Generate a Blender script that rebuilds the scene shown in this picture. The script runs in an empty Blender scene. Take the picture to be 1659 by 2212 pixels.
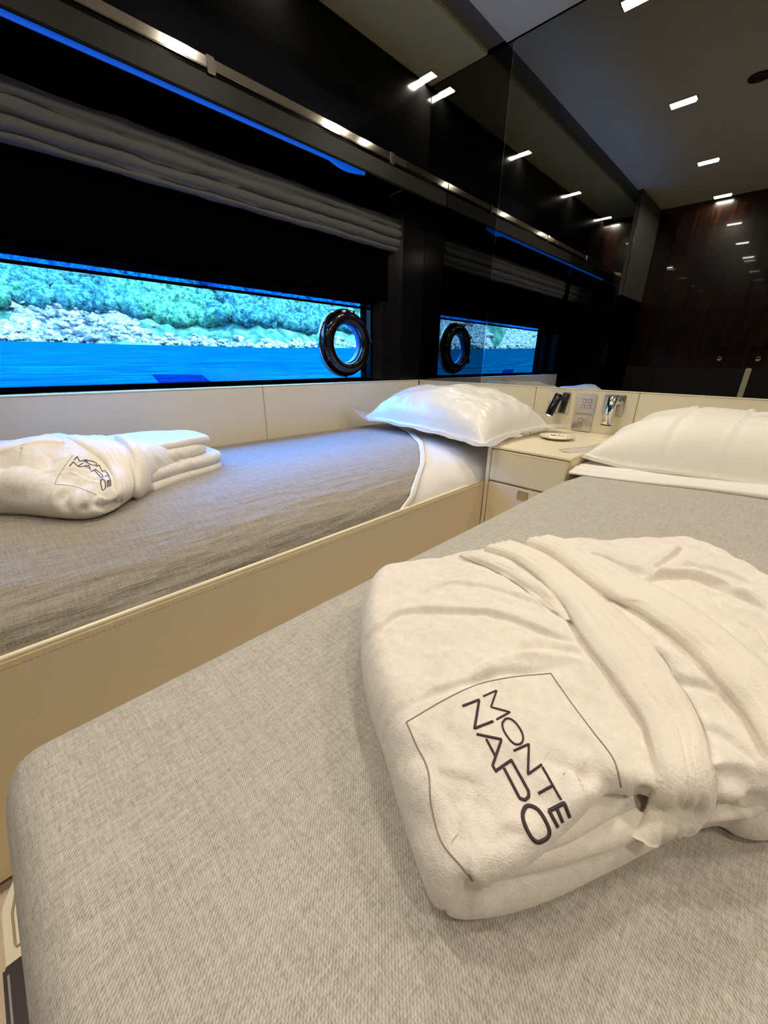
import bpy, bmesh, math, random
import numpy as np
from mathutils import Vector, Matrix
from mathutils.bvhtree import BVHTree

S = bpy.context.scene
C = S.collection
random.seed(4)

# ---------------------------------------------------------------- camera
W, H = 1659, 2212
F, CX, CY = 844.0, 829.5, 1106.0
def _r(x, y): return Vector((x - CX, -(y - CY), -F))
ay = _r(1715, 788).normalized()
ax = (-_r(-98, 764)).normalized()
ax = (ax - ay * ax.dot(ay)).normalized()
az = ax.cross(ay)
ROT = Matrix((ax, ay, az))                       # camera -> world
cam = bpy.data.cameras.new('camera')
cam.sensor_fit = 'HORIZONTAL'; cam.sensor_width = 36; cam.lens = F / W * 36
cam.clip_start = 0.01; cam.clip_end = 2000
cam_o = bpy.data.objects.new('camera', cam); C.objects.link(cam_o)
cam_o.matrix_world = ROT.to_4x4()
S.camera = cam_o
def ray(x, y): return ROT @ _r(x, y)
def onz(x, y, z): r = ray(x, y); return r * (z / r.z)

# ---------------------------------------------------------------- world, lights, exposure
wd = bpy.data.worlds.new('world'); S.world = wd; wd.use_nodes = True
wd.node_tree.nodes['Background'].inputs[0].default_value = (0.26, 0.43, 1.0, 1)
wd.node_tree.nodes['Background'].inputs[1].default_value = 40
sun = bpy.data.lights.new('sun', 'SUN'); sun.energy = 36.0; sun.angle = 0.01; sun.color = (1, .96, .9)
sun_o = bpy.data.objects.new('sun', sun); C.objects.link(sun_o)
sun_o.rotation_euler = Vector((0.75, 0.35, 0.85)).to_track_quat('Z', 'Y').to_euler()
S.view_settings.view_transform = 'Standard'; S.view_settings.look = 'None'
S.view_settings.gamma = 1; S.view_settings.use_curve_mapping = False
S.view_settings.exposure = 0.0
S.cycles.caustics_reflective = False; S.cycles.caustics_refractive = False
S.cycles.sample_clamp_indirect = 6; S.cycles.max_bounces = 12; S.cycles.transparent_max_bounces = 16
S.cycles.use_denoising = True
LAMP_W = 4.8                                      # watts of one ceiling lamp
LAMP_COL = (1.0, 0.89, 0.74)
# daylight enters through the window: a sky portal tells the sampler where
po = bpy.data.lights.new('sky_portal', 'AREA'); po.shape = 'RECTANGLE'; po.size = 1.7; po.size_y = .4
po.cycles.is_portal = True
po_o = bpy.data.objects.new('sky_portal', po); C.objects.link(po_o)
po_o.location = (-1.70, .75, .09); po_o.rotation_euler = (0, math.radians(-90), 0)

D = 1.87            # head wall
XH = -1.545         # hull wall, cabin side
XW = -1.67          # window glass
ZC = 1.19           # ceiling
ZF = -0.85          # floor
YF = -0.70          # foot wall
XR = 1.35           # far side
ZB = -0.325         # top of the mattresses
ZT = -0.108         # top of the cream boards

# ---------------------------------------------------------------- helpers
def tag(o, label=None, cat=None, group=None, kind=None):
    if label: o['label'] = label
    if cat: o['category'] = cat
    if group: o['group'] = group
    if kind: o['kind'] = kind
    return o
def empty(name, loc, label=None, cat=None, group=None, kind=None):
    o = bpy.data.objects.new(name, None); C.objects.link(o); o.location = loc
    return tag(o, label, cat, group, kind)
def link(name, me, parent=None, mat=None):
    o = bpy.data.objects.new(name, me); C.objects.link(o)
    if mat is not None:
        me.materials.clear(); me.materials.append(mat)
    if parent is not None:
        o.parent = parent
        o.matrix_parent_inverse = Matrix.Identity(4)
        o.location = -Vector(parent.location) if parent.parent is None else Vector((0, 0, 0))
    return o
def mk(name, verts, faces, mat, parent=None, smooth=True):
    me = bpy.data.meshes.new(name)
    me.from_pydata([tuple(v) for v in verts], [], [tuple(f) for f in faces])
    if smooth:
        me.polygons.foreach_set('use_smooth', [True] * len(me.polygons))
    me.update()
    return link(name, me, parent, mat)
def frombm(name, bm, mat, parent=None, smooth=False):
    me = bpy.data.meshes.new(name); bm.to_mesh(me); bm.free()
    if smooth: me.polygons.foreach_set('use_smooth', [True] * len(me.polygons))
    return link(name, me, parent, mat)
def bbox(bm, x0, x1, y0, y1, z0, z1, bev=0.0, seg=2):
    vs = bmesh.ops.create_cube(bm, size=1)['verts']
    for v in vs:
        v.co = Vector(((x0 + x1) / 2 + v.co.x * (x1 - x0), (y0 + y1) / 2 + v.co.y * (y1 - y0), (z0 + z1) / 2 + v.co.z * (z1 - z0)))
    if bev > 0:
        es = list({e for v in vs for e in v.link_edges})
        bmesh.ops.bevel(bm, geom=es, offset=bev, segments=seg, affect='EDGES', clamp_overlap=True)
def box(name, b, mat, parent=None, bev=0.0, seg=2):
    bm = bmesh.new(); bbox(bm, *b, bev=bev, seg=seg)
    return frombm(name, bm, mat, parent, smooth=False)
def poly_prism(name, pts, y0, y1, mat, parent=None, bev=0):
    """pts in (x,z), extruded along y"""
    bm = bmesh.new()
    a = [bm.verts.new((x, y0, z)) for x, z in pts]; b = [bm.verts.new((x, y1, z)) for x, z in pts]
    n = len(pts); bm.faces.new(a); bm.faces.new(b[::-1])
    for i in range(n): bm.faces.new((a[i], b[i], b[(i + 1) % n], a[(i + 1) % n]))
    bmesh.ops.recalc_face_normals(bm, faces=bm.faces)
    if bev: bmesh.ops.bevel(bm, geom=list(bm.edges), offset=bev, segments=2, affect='EDGES', clamp_overlap=True)
    return frombm(name, bm, mat, parent)
def tube_geo(pts, r, n=8, closed=False):
    pts = [Vector(p) for p in pts]; V = []; Fc = []
    m = len(pts)
    up = Vector((0, 0, 1)); prev = None
    for i, p in enumerate(pts):
        if closed: t = pts[(i + 1) % m] - pts[i - 1]
        else: t = pts[min(i + 1, m - 1)] - pts[max(i - 1, 0)]
        if t.length < 1e-9: t = Vector((1, 0, 0))
        t.normalize()
        a = (prev if prev is not None else (up if abs(t.z) < .9 else Vector((1, 0, 0))))
        s = a - t * a.dot(t)
        if s.length < 1e-6: s = Vector((1, 0, 0)).cross(t)
        s.normalize(); prev = s; q = t.cross(s)
        for k in range(n):
            an = 2 * math.pi * k / n
            V.append(p + (s * math.cos(an) + q * math.sin(an)) * r)
    for i in range(m if closed else m - 1):
        j = (i + 1) % m
        for k in range(n):
            k2 = (k + 1) % n
            Fc.append((i * n + k, i * n + k2, j * n + k2, j * n + k))
    if not closed:
        Fc.append(tuple(range(n))[::-1]); Fc.append(tuple((m - 1) * n + k for k in range(n)))
    return V, Fc
def tube(name, pts, r, mat, parent=None, n=8, closed=False):
    V, Fc = tube_geo(pts, r, n, closed)
    return mk(name, V, Fc, mat, parent)
def lathe(name, prof, origin, axis, mat, parent=None, n=40, closed=False):
    """prof: (radius, height along axis)"""
    axis = Vector(axis).normalized(); q = axis.to_track_quat('Z', 'Y'); o = Vector(origin)
    V = []; Fc = []; m = len(prof)
    for r, h in prof:
        for k in range(n):
            a = 2 * math.pi * k / n
            V.append(o + q @ Vector((r * math.cos(a), r * math.sin(a), h)))
    for i in range(m if closed else m - 1):
        j = (i + 1) % m
        for k in range(n):
            k2 = (k + 1) % n
            Fc.append((i * n + k, i * n + k2, j * n + k2, j * n + k))
    if not closed:
        Fc.append(tuple(range(n))[::-1]); Fc.append(tuple((m - 1) * n + k for k in range(n)))
    return mk(name, V, Fc, mat, parent)

# numpy gradient noise ------------------------------------------------
_rng = np.random.RandomState(7)
_perm = _rng.permutation(256); _perm = np.concatenate([_perm, _perm])
_g = _rng.uniform(0, 2 * np.pi, 256); _gx, _gy = np.cos(_g), np.sin(_g)
def pn(x, y):
    x = np.asarray(x, float); y = np.asarray(y, float)
    xi = np.floor(x).astype(int); yi = np.floor(y).astype(int); fx = x - xi; fy = y - yi
    u = fx * fx * fx * (fx * (fx * 6 - 15) + 10); v = fy * fy * fy * (fy * (fy * 6 - 15) + 10)
    def gr(ix, iy, dx, dy):
        h = _perm[(_perm[ix & 255] + iy) & 255]; return _gx[h] * dx + _gy[h] * dy
    a = gr(xi, yi, fx, fy); b = gr(xi + 1, yi, fx - 1, fy); c = gr(xi, yi + 1, fx, fy - 1); d = gr(xi + 1, yi + 1, fx - 1, fy - 1)
    return (a * (1 - u) + b * u) * (1 - v) + (c * (1 - u) + d * u) * v * 1.0
def fbm(x, y, oct=4):
    s = 0; a = 1.0
    for i in range(oct):
        s = s + a * pn(np.asarray(x) * 2 ** i + 17.3 * i, np.asarray(y) * 2 ** i + 5.1 * i); a *= .5
    return s

def smooth_closed(P, it=2):
    P = np.array(P, float)
    for _ in range(it):
        Q = np.roll(P, -1, 0); P = np.stack([.75 * P + .25 * Q, .25 * P + .75 * Q], 1).reshape(-1, P.shape[1])
    return P
def resample(P, n, closed=True):
    P = np.array(P, float)
    if closed: P = np.vstack([P, P[:1]])
    L = np.r_[0, np.cumsum(np.linalg.norm(np.diff(P, axis=0), axis=1))]
    t = np.linspace(0, L[-1], n, endpoint=not closed)
    return np.stack([np.interp(t, L, P[:, k]) for k in range(P.shape[1])], 1)
def seg_dist(X, Y, P):
    """distance, signed side (+ left of the polyline), parameter 0..1"""
    best = np.full(X.shape, 1e9); side = np.zeros(X.shape); par = np.zeros(X.shape)
    n = len(P) - 1
    for i in range(n):
        ax_, ay_ = P[i]; bx, by = P[i + 1]; dx, dy = bx - ax_, by - ay_; L2 = dx * dx + dy * dy + 1e-12
        t = np.clip(((X - ax_) * dx + (Y - ay_) * dy) / L2, 0, 1)
        ex = X - (ax_ + t * dx); ey = Y - (ay_ + t * dy); d = np.hypot(ex, ey)
        m = d < best
        best = np.where(m, d, best); side = np.where(m, np.sign(dx * ey - dy * ex), side); par = np.where(m, (i + t) / n, par)
    return best, side, par

def prof_pillow(r, n=12, lo=-80):
    return [(r * (1 - math.cos(math.radians(a))), (1 + math.sin(math.radians(a))) / 2) for a in np.linspace(lo, 90, n)]
def slab(poly, z0, top, prof, N=420, rings=110, it=2, rsc=None, sm=True):
    """closed outline in plan -> rounded cloth slab; top(x,y) gives its upper surface. Returns verts, faces."""
    P = smooth_closed(poly, it) if sm else np.array(poly, float)
    P = resample(P, N)
    if 0.5 * np.sum(P[:, 0] * np.roll(P[:, 1], -1) - np.roll(P[:, 0], -1) * P[:, 1]) < 0: P = P[::-1]
    if callable(z0): z0 = z0(P[:, 0], P[:, 1])
    rs_ = 1.0 if rsc is None else rsc(P[:, 0], P[:, 1])[:, None]
    T = np.roll(P, -2, 0) - np.roll(P, 2, 0); T /= np.linalg.norm(T, axis=1)[:, None]
    Nn = np.stack([-T[:, 1], T[:, 0]], 1)
    for _ in range(6): Nn = (np.roll(Nn, 1, 0) + Nn + np.roll(Nn, -1, 0)); Nn /= np.linalg.norm(Nn, axis=1)[:, None]
    V = []
    rmax = max(p[0] for p in prof)
    inner = P + Nn * rmax * rs_
    ztop = top(inner[:, 0], inner[:, 1])
    for ins, w in prof:
        Q = P + Nn * ins * rs_
        z = z0 + (ztop - z0) * w
        V.append(np.c_[Q, z])
    c = inner.mean(0)
    for k in range(1, rings + 1):
        t = 1 - (k / rings) ** 1.0
        t = max(t, 0.002)
        Q = c + (inner - c) * t
        V.append(np.c_[Q, top(Q[:, 0], Q[:, 1])])
    V = np.concatenate(V); R = len(prof) + rings
    i = np.arange(R - 1)[:, None] * N; j = np.arange(N)[None, :]; j2 = (j + 1) % N
    Fc = np.stack([i + j, i + j2, i + N + j2, i + N + j], -1).reshape(-1, 4)
    faces = [tuple(f) for f in Fc.tolist()]
    faces.append(tuple(((R - 1) * N + np.arange(N)).tolist()))
    faces.append(tuple(np.arange(N)[::-1].tolist()))
    return V, faces
def join_geo(parts):
    V = []; Fc = []; o = 0
    for v, f in parts:
        V.extend([tuple(p) for p in (v.tolist() if hasattr(v, 'tolist') else v)])
        Fc.extend([tuple(i + o for i in q) for q in f]); o += len(v)
    return V, Fc

# ---------------------------------------------------------------- materials
def mat(name, col, rough=.5, metal=0., spec=.5, coat=0., sheen=0., emis=None, es=0., coat_rough=.05):
    m = bpy.data.materials.new(name); m.use_nodes = True
    b = m.node_tree.nodes['Principled BSDF']
    b.inputs['Base Color'].default_value = (*col, 1); b.inputs['Roughness'].default_value = rough
    b.inputs['Metallic'].default_value = metal; b.inputs['Specular IOR Level'].default_value = spec
    b.inputs['Coat Weight'].default_value = coat; b.inputs['Coat Roughness'].default_value = coat_rough
    b.inputs['Sheen Weight'].default_value = sheen
    if emis: b.inputs['Emission Color'].default_value = (*emis, 1); b.inputs['Emission Strength'].default_value = es
    return m
def nd(m, t, **kw):
    n = m.node_tree.nodes.new(t)
    for k, v in kw.items(): setattr(n, k, v)
    return n
def lk(m, a, b): m.node_tree.links.new(a, b)
def coords(m, scale=(1, 1, 1), rot=(0, 0, 0)):
    tc = nd(m, 'ShaderNodeNewGeometry'); mp = nd(m, 'ShaderNodeMapping')
    mp.inputs['Scale'].default_value = scale; mp.inputs['Rotation'].default_value = rot
    lk(m, tc.outputs['Position'], mp.inputs['Vector']); return mp.outputs[0]
def noise(m, vec, scale, detail=3, rough=.5):
    n = nd(m, 'ShaderNodeTexNoise'); n.inputs['Scale'].default_value = scale; n.inputs['Detail'].default_value = detail
    n.inputs['Roughness'].default_value = rough; lk(m, vec, n.inputs['Vector']); return n.outputs[0]
def mathn(m, op, a, b=None, c=None):
    n = nd(m, 'ShaderNodeMath', operation=op)
    for i, v in enumerate((a, b, c)):
        if v is None: continue
        if isinstance(v, (int, float)): n.inputs[i].default_value = v
        else: lk(m, v, n.inputs[i])
    return n.outputs[0]
def ramp(m, fac, stops):
    r = nd(m, 'ShaderNodeValToRGB'); e = r.color_ramp.elements
    while len(e) < len(stops): e.new(.5)
    for i, (p, c) in enumerate(stops): e[i].position = p; e[i].color = (*c, 1)
    lk(m, fac, r.inputs[0]); return r.outputs[0]
def bump(m, h, dist=.001, strength=.5):
    b = nd(m, 'ShaderNodeBump'); b.inputs['Distance'].default_value = dist; b.inputs['Strength'].default_value = strength
    lk(m, h, b.inputs['Height']); lk(m, b.outputs[0], m.node_tree.nodes['Principled BSDF'].inputs['Normal'])
def bc(m): return m.node_tree.nodes['Principled BSDF'].inputs['Base Color']

def linen(name, lo, mid, hi, fine=1.0, slub=.5, bd=.0006, wr=0.0, twill=False):
    m = mat(name, mid, .9, spec=.15, sheen=.15)
    a = noise(m, coords(m, (170, 1500 * fine, 500)), 1, 2, .7)       # threads along x
    b = noise(m, coords(m, (1500 * fine, 170, 500)), 1, 2, .7)       # threads along y
    c = noise(m, coords(m, (22, 420, 90)), 1, 3, .6)
    e = noise(m, coords(m, (420, 22, 90)), 1, 3, .6)
    t = mathn(m, 'ADD', mathn(m, 'MULTIPLY', mathn(m, 'ADD', a, b), .5 * (1 - slub)), mathn(m, 'MULTIPLY', mathn(m, 'ADD', c, e), .5 * slub))
    if twill:
        wv_ = nd(m, 'ShaderNodeTexWave'); wv_.inputs['Scale'].default_value = 165; wv_.inputs['Distortion'].default_value = 1.2; wv_.inputs['Detail'].default_value = 1
        wv_.bands_direction = 'X'; lk(m, coords(m, rot=(0, 0, math.radians(-45))), wv_.inputs['Vector'])
        t = mathn(m, 'ADD', mathn(m, 'MULTIPLY', t, .90), mathn(m, 'MULTIPLY', wv_.outputs[1], .10))
    lk(m, ramp(m, t, [(.40, lo), (.5, mid), (.60, hi)]), bc(m))
    h = t
    if wr:
        w = noise(m, coords(m, (60, 10, 90)), 1, 4, .6)
        h = mathn(m, 'ADD', t, mathn(m, 'MULTIPLY', w, wr))
    bump(m, h, bd, .6)
    return m
M = {}
M['linen_r'] = linen('pale_grey_linen', (.31, .28, .24), (.47, .435, .385), (.62, .59, .53), slub=.33, bd=.0012, twill=True)
M['linen_l'] = linen('crumpled_grey_linen', (.22, .19, .15), (.33, .295, .245), (.44, .40, .345), slub=.40, bd=.0015, wr=6)
def velour(name, col):
    m = mat(name, col, .95, spec=.1, sheen=.35)
    n1 = noise(m, coords(m), 900, 2); n2 = noise(m, coords(m), 130, 4, .6); n3 = noise(m, coords(m), 45, 2)
    h = mathn(m, 'ADD', mathn(m, 'ADD', n2, mathn(m, 'MULTIPLY', n1, .4)), mathn(m, 'MULTIPLY', n3, .5))
    bump(m, h, .0016, .8)
    lk(m, ramp(m, n2, [(.3, tuple(c * .93 for c in col)), (.7, tuple(min(1, c * 1.04) for c in col))]), bc(m))
    return m
M['velour'] = velour('cream_velour', (.85, .785, .71))
M['velour2'] = velour('white_velour', (.82, .77, .70))
m = mat('ribbed_towelling', (.85, .78, .69), .95, spec=.1, sheen=.3); M['rib'] = m
bump(m, mathn(m, 'ADD', noise(m, coords(m), 420, 3), noise(m, coords(m), 90, 3)), .0012, .8)
M['thread'] = mat('dark_brown_thread', (.055, .035, .04), .6, spec=.3)
M['seam'] = mat('grey_brown_stitching', (.30, .25, .20), .8)
def cotton(name, col, rough=.42, sc=14, d=.006):
    m = mat(name, col, rough, spec=.45, sheen=.1)
    bump(m, noise(m, coords(m, (1, 1, 1)), sc, 4, .55), d, .5); return m
M['satin'] = cotton('white_sateen', (.80, .77, .72), .30, 16, .006)
M['pillow_r'] = cotton('white_cotton', (.84, .80, .73), .5, 10, .005)
M['sheet'] = cotton('white_cotton_sheet', (.82, .79, .74), .45, 9, .005)
def leather(name, col, rough=.45):
    m = mat(name, col, rough, spec=.4); bump(m, noise(m, coords(m), 700, 3), .0004, .4); return m
M['cream'] = leather('cream_leather', (.80, .67, .43))
M['cream_light'] = leather('pale_cream_leather', (.80, .72, .53), .38)
M['piping'] = mat('cream_piping', (.85, .78, .58), .25)
M['stitch'] = mat('tan_stitching', (.42, .33, .19), .7)
M['black'] = mat('black_lacquer', (.002, .002, .002), .12, spec=.18)
M['blackm'] = mat('black_matt', (.001, .001, .001), .7, spec=.0)
M['fascia'] = mat('dark_taupe_leather', (.013, .012, .010), .45, spec=.2)
M['chrome'] = mat('chrome', (.82, .82, .84), .06, metal=1)
M['railm'] = mat('polished_steel_rail', (.50, .46, .40), .10, metal=1)
M['plate'] = mat('brushed_nickel', (.72, .68, .62), .16, metal=1)
M['btn'] = mat('button_outline', (.10, .08, .06), .5)
M['blackgloss'] = mat('black_gloss_metal', (.004, .004, .005), .16, spec=.45)
M['wenge'] = mat('dark_wenge', (.030, .016, .018), .35)
M['china'] = mat('cream_china', (.82, .74, .58), .2, spec=.6)
M['paper'] = mat('folded_paper', (.84, .78, .66), .6)
M['red'] = mat('dark_red_print', (.25, .03, .04), .5)
M['brownp'] = mat('brown_print', (.25, .14, .07), .5)
M['blind'] = mat('grey_blind_fabric', (.085, .082, .078), .85)
M['carpet'] = mat('cream_carpet', (.70, .58, .42), .95); bump(M['carpet'], noise(M['carpet'], coords(M['carpet']), 260, 4), .004, .8)
m = mat('pale_ceiling_fabric', (.64, .59, .44), .9, spec=.15); M['ceil'] = m; bump(m, noise(m, coords(m), 500, 2), .0006, .5)
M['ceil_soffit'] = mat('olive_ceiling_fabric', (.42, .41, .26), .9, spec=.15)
M['slot'] = mat('dark_ceiling_slot', (.12, .115, .095), .8, spec=.15)
M['grille'] = mat('black_grille', (.012, .012, .014), .5)
M['grey'] = mat('dark_grey_padding', (.012, .010, .010), .8)
m = mat('red_brown_gloss_wood', (.10, .03, .012), .25, spec=.5, coat=1.0, coat_rough=.03); M['wood'] = m
w = noise(m, coords(m, (16, 4, 1.2)), 2.2, 5, .65)
lk(m, ramp(m, w, [(.40, (.003, .0007, .0004)), (.52, (.011, .0028, .001)), (.68, (.04, .010, .003))]), bc(m))
M['lamp'] = mat('lit_lamp_diffuser', (.9, .88, .8), .4, emis=(1, .93, .80), es=14)
M['blueglow'] = mat('painted_blue_glow', (.01, .05, .2), .4, emis=(.0, .085, .62), es=.85)  # blue glow put into the material as emission, no lamp there
def mirror(name, col):
    m = bpy.data.materials.new(name); m.use_nodes = True; nt = m.node_tree; nt.nodes.clear()
    g = nt.nodes.new('ShaderNodeBsdfGlossy'); g.inputs['Color'].default_value = (*col, 1); g.inputs['Roughness'].default_value = 0.0
    o = nt.nodes.new('ShaderNodeOutputMaterial'); nt.links.new(g.outputs[0], o.inputs[0]); return m
M['mirror_a'] = mirror('smoked_mirror_dark', (.13, .135, .13))
M['mirror_b'] = mirror('smoked_mirror', (.33, .335, .315))
def pane(name, col, gl=.04):
    m = bpy.data.materials.new(name); m.use_nodes = True; nt = m.node_tree; nt.nodes.clear()
    t = nt.nodes.new('ShaderNodeBsdfTransparent'); t.inputs['Color'].default_value = (*col, 1)
    g = nt.nodes.new('ShaderNodeBsdfGlossy'); g.inputs['Roughness'].default_value = 0; g.inputs['Color'].default_value = (.8, .85, .9, 1)
    x = nt.nodes.new('ShaderNodeMixShader'); x.inputs[0].default_value = gl
    o = nt.nodes.new('ShaderNodeOutputMaterial')
    nt.links.new(t.outputs[0], x.inputs[1]); nt.links.new(g.outputs[0], x.inputs[2]); nt.links.new(x.outputs[0], o.inputs[0]); return m
M['glass'] = pane('blue_tinted_window_glass', (.46, .82, 1.0), .012)
M['tint'] = pane('deep_blue_glass_band', (.0, .42, 1.0))
M['sticker'] = pane('blue_film', (.02, .42, .80), .02)

# sea and shore
m = mat('blue_sea', (.0, .10, .30), .6, spec=.0); M['sea'] = m
wv = noise(m, coords(m, (1.1, .16, 1)), 1.6, 7, .8)
lk(m, ramp(m, wv, [(.42, (.0, .0125, .021)), (.5, (.0, .019, .029)), (.58, (.0, .034, .042))]), bc(m)); bump(m, wv, .3, .3)
m = mat('hillside_ground', (.1, .3, .12), .95, spec=.1); M['hill'] = m
hn = noise(m, coords(m), .35, 6, .65)
lk(m, ramp(m, hn, [(.35, (.008, .022, .012)), (.5, (.03, .06, .025)), (.65, (.10, .12, .06))]), bc(m))
def foliage(name, a, b, c):
    m = mat(name, b, .9, spec=.1)
    n = noise(m, coords(m), 1.1, 5, .75)
    lk(m, ramp(m, n, [(.36, a), (.5, b), (.62, c)]), bc(m)); bump(m, n, .5, 1.0); return m
M['leaf'] = foliage('tree_canopy', (.004, .018, .010), (.034, .088, .032), (.13, .21, .08))
M['leaf2'] = foliage('dark_tree_canopy', (.003, .014, .013), (.022, .060, .038), (.09, .14, .08))
m = mat('pale_rock', (.6, .5, .4), .9); M['rock'] = m
rn = noise(m, coords(m, (1, 1, 2)), .9, 6, .75)
lk(m, ramp(m, rn, [(.38, (.05, .04, .03)), (.48, (.22, .14, .09)), (.60, (.50, .34, .24))]), bc(m)); bump(m, rn, .6, 1.0)

# ---------------------------------------------------------------- setting: outside
def sea_mesh():
    rs = np.r_[2.6, np.geomspace(3.2, 420, 46)]; n = 120; V = []; Fc = []
    for r in rs:
        for k in range(n):
            a = math.radians(80) + math.radians(200) * k / (n - 1)
            V.append((r * math.cos(a), r * math.sin(a), -1.3 + .0355 * r))
    for i in range(len(rs) - 1):
        for k in range(n - 1):
            Fc.append((i * n + k, i * n + k + 1, (i + 1) * n + k + 1, (i + 1) * n + k))
    return V, Fc
tag(mk('sea', *sea_mesh(), M['sea']), kind='structure')
SH = 92.0
def shore_r(a):      # distance of the shoreline in direction a (radians)
    return SH / max(.25, abs(math.cos(a)) ** .62) * (1 + .05 * math.sin(a * 9) + .03 * math.sin(a * 23 + 1))
def hill_z(r, a):
    r0 = shore_r(a); d = r - r0
    z = -1.3 + .0355 * r0
    if d < 0: return z + d * .12
    rock = 1.0 + (4.2 * math.exp(-((a - math.radians(170)) / .13) ** 2)) + (9 if math.sin(a) < -.45 else 0)
    return z + min(d * 1.1, rock) + max(0, d - rock / 1.1) * .72 + 1.6 * fbmf(a * 30, r * .08)
def pnf(x, y): return float(pn(np.array([x]), np.array([y]))[0])
def fbmf(x, y): return float(fbm(np.array([x]), np.array([y]))[0])
A0, A1 = math.radians(84), math.radians(276)
def hill():
    nA, nR = 260, 46; V = []; Fc = []
    As = np.linspace(A0, A1, nA); ds = np.r_[-6, -2, np.linspace(0, 14, 18), np.geomspace(16, 150, nR - 20)]
    for a in As:
        r0 = shore_r(a)
        for d in ds:
            r = r0 + d; V.append((r * math.cos(a), r * math.sin(a), hill_z(r, a)))
    m_ = len(ds)
    for i in range(nA - 1):
        for j in range(m_ - 1): Fc.append((i * m_ + j, i * m_ + j + 1, (i + 1) * m_ + j + 1, (i + 1) * m_ + j))
    return V, Fc
ho = tag(mk('hillside', *hill(), M['hill']), kind='structure')
def ico(sub):
    bm = bmesh.new(); bmesh.ops.create_icosphere(bm, subdivisions=sub, radius=1)
    v = np.array([x.co[:] for x in bm.verts]); f = [tuple(q.index for q in p.verts) for p in bm.faces]; bm.free(); return v, f
IV, IF = ico(2)
def blobs(name, spots, matn, flat=.85, rough=.3):
    V = []; Fc = []; o = 0; IFa = np.array(IF)
    allV = []; allF = []
    for (x, y, z, s) in spots:
        ph = random.uniform(0, 60)
        k = 1 + rough * pn(IV[:, 0] * 1.9 + ph, IV[:, 1] * 1.9 + IV[:, 2] * 2.3) * 2
        v = IV * k[:, None] * np.array([s, s, s * flat]) + np.array([x, y, z])
        allV.append(v); allF.append(IFa + o); o += len(v)
    return mk(name, np.concatenate(allV).tolist(), np.concatenate(allF).tolist(), matn)
sp1, sp2, sp3 = [], [], []
for i in range(5200):
    a = random.uniform(A0 + .05, A1 - .05) if i % 2 else random.uniform(math.radians(120), math.radians(190))
    if abs(math.cos(a)) < .12: continue
    d = random.uniform(0, 1) ** 1.5 * 62 + 6
    r = shore_r(a) + d
    z = hill_z(r, a); s = random.uniform(1.1, 2.6)
    if math.sin(a) < -.45 and d < 16: continue
    (sp1 if (pnf(a * 7, d * .03) + random.uniform(-.2, .2) > -.02) else sp2).append((r * math.cos(a), r * math.sin(a), z + s * .5, s))
for i in range(700):
    a = random.uniform(A0 + .05, A1 - .05); d = random.uniform(-.8, 1.6)
    if abs(math.cos(a)) < .12: continue
    r = shore_r(a) + d
    sp3.append((r * math.cos(a), r * math.sin(a), hill_z(r, a) + .1, random.uniform(.35, 1.1)))
for i in range(260):                                              # bare pale slopes
    c = random.choice((math.radians(172), math.radians(169), math.radians(167), math.radians(246), math.radians(255), math.radians(236), math.radians(262)))
    a = random.gauss(c, .035); d = random.uniform(0, 6.5 if a < 3.5 else 18); r = shore_r(a) + d
    sp3.append((r * math.cos(a), r * math.sin(a), hill_z(r, a) + .2, random.uniform(.4, 1.3)))
tag(blobs('forest', sp1, M['leaf']), 'bright green forest covering the hillside beyond the water', 'forest', kind='stuff')
tag(blobs('dark_forest', sp2, M['leaf2']), 'darker blue-green trees scattered through the forest on the hillside', 'forest', kind='stuff')
def band():
    nA, nD = 1500, 26; As = np.linspace(A0 + .05, A1 - .05, nA); V = []
    for a in As:
        w = 1.2 + .9 * pnf(a * 20, 1.5) + 5.2 * math.exp(-((a - math.radians(171)) / .10) ** 2) * (1 + .5 * pnf(a * 40, 3)) + (17 * (.6 + 1.2 * pnf(a * 14, 4)) if math.sin(a) < -.45 else 0)
        r0 = shore_r(a)
        for j in range(nD):
            d = -.7 + (w + .7) * j / (nD - 1); r = r0 + d; V.append((r, a, hill_z(r, a), d, w))
    V = np.array(V); R0, AA, Z, Dd, Ww = V.T
    e = np.clip((Ww - Dd) / (.25 * Ww + .2), 0, 1)
    Z = Z - .5 + e * (.75 + .9 * np.abs(fbm(AA * 120, Dd * .9, 4)) + .5 * fbm(AA * 300, Dd * 2.3, 3))
    P = np.c_[R0 * np.cos(AA), R0 * np.sin(AA), Z]
    i = np.arange(nA - 1)[:, None] * nD; k = np.arange(nD - 1)[None, :]
    return P.tolist(), np.stack([i + k, i + k + 1, i + nD + k + 1, i + nD + k], -1).reshape(-1, 4).tolist()
struct_rock = mk('rocky_shore', *band(), M['rock'], smooth=False); struct_rock['kind'] = 'structure'
tag(blobs('shore_rocks', sp3, M['rock'], .6, .7), 'pale boulders and bare rock along the shoreline below the forest', 'rocks', kind='stuff')

# ---------------------------------------------------------------- setting: room shell
def struct(o): o['kind'] = 'structure'; return o
struct(box('floor', (-1.9, XR, YF - .05, D + .1, ZF - .05, ZF), M['carpet']))
cl = struct(empty('ceiling', (0, 0, ZC)))
box('ceiling_panel', (-1.165, XR, YF, D, ZC, ZC + .03), M['ceil'], cl, .003)
box('ceiling_slot', (-1.25, -1.165, YF, D, ZC + .012, ZC + .03), M['slot'], cl)
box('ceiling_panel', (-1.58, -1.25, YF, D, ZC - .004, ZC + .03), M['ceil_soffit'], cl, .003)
box('ceiling_backing', (-1.9, XR + .05, YF - .05, D + .1, ZC + .031, ZC + .07), M['blackm'], cl)

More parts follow.
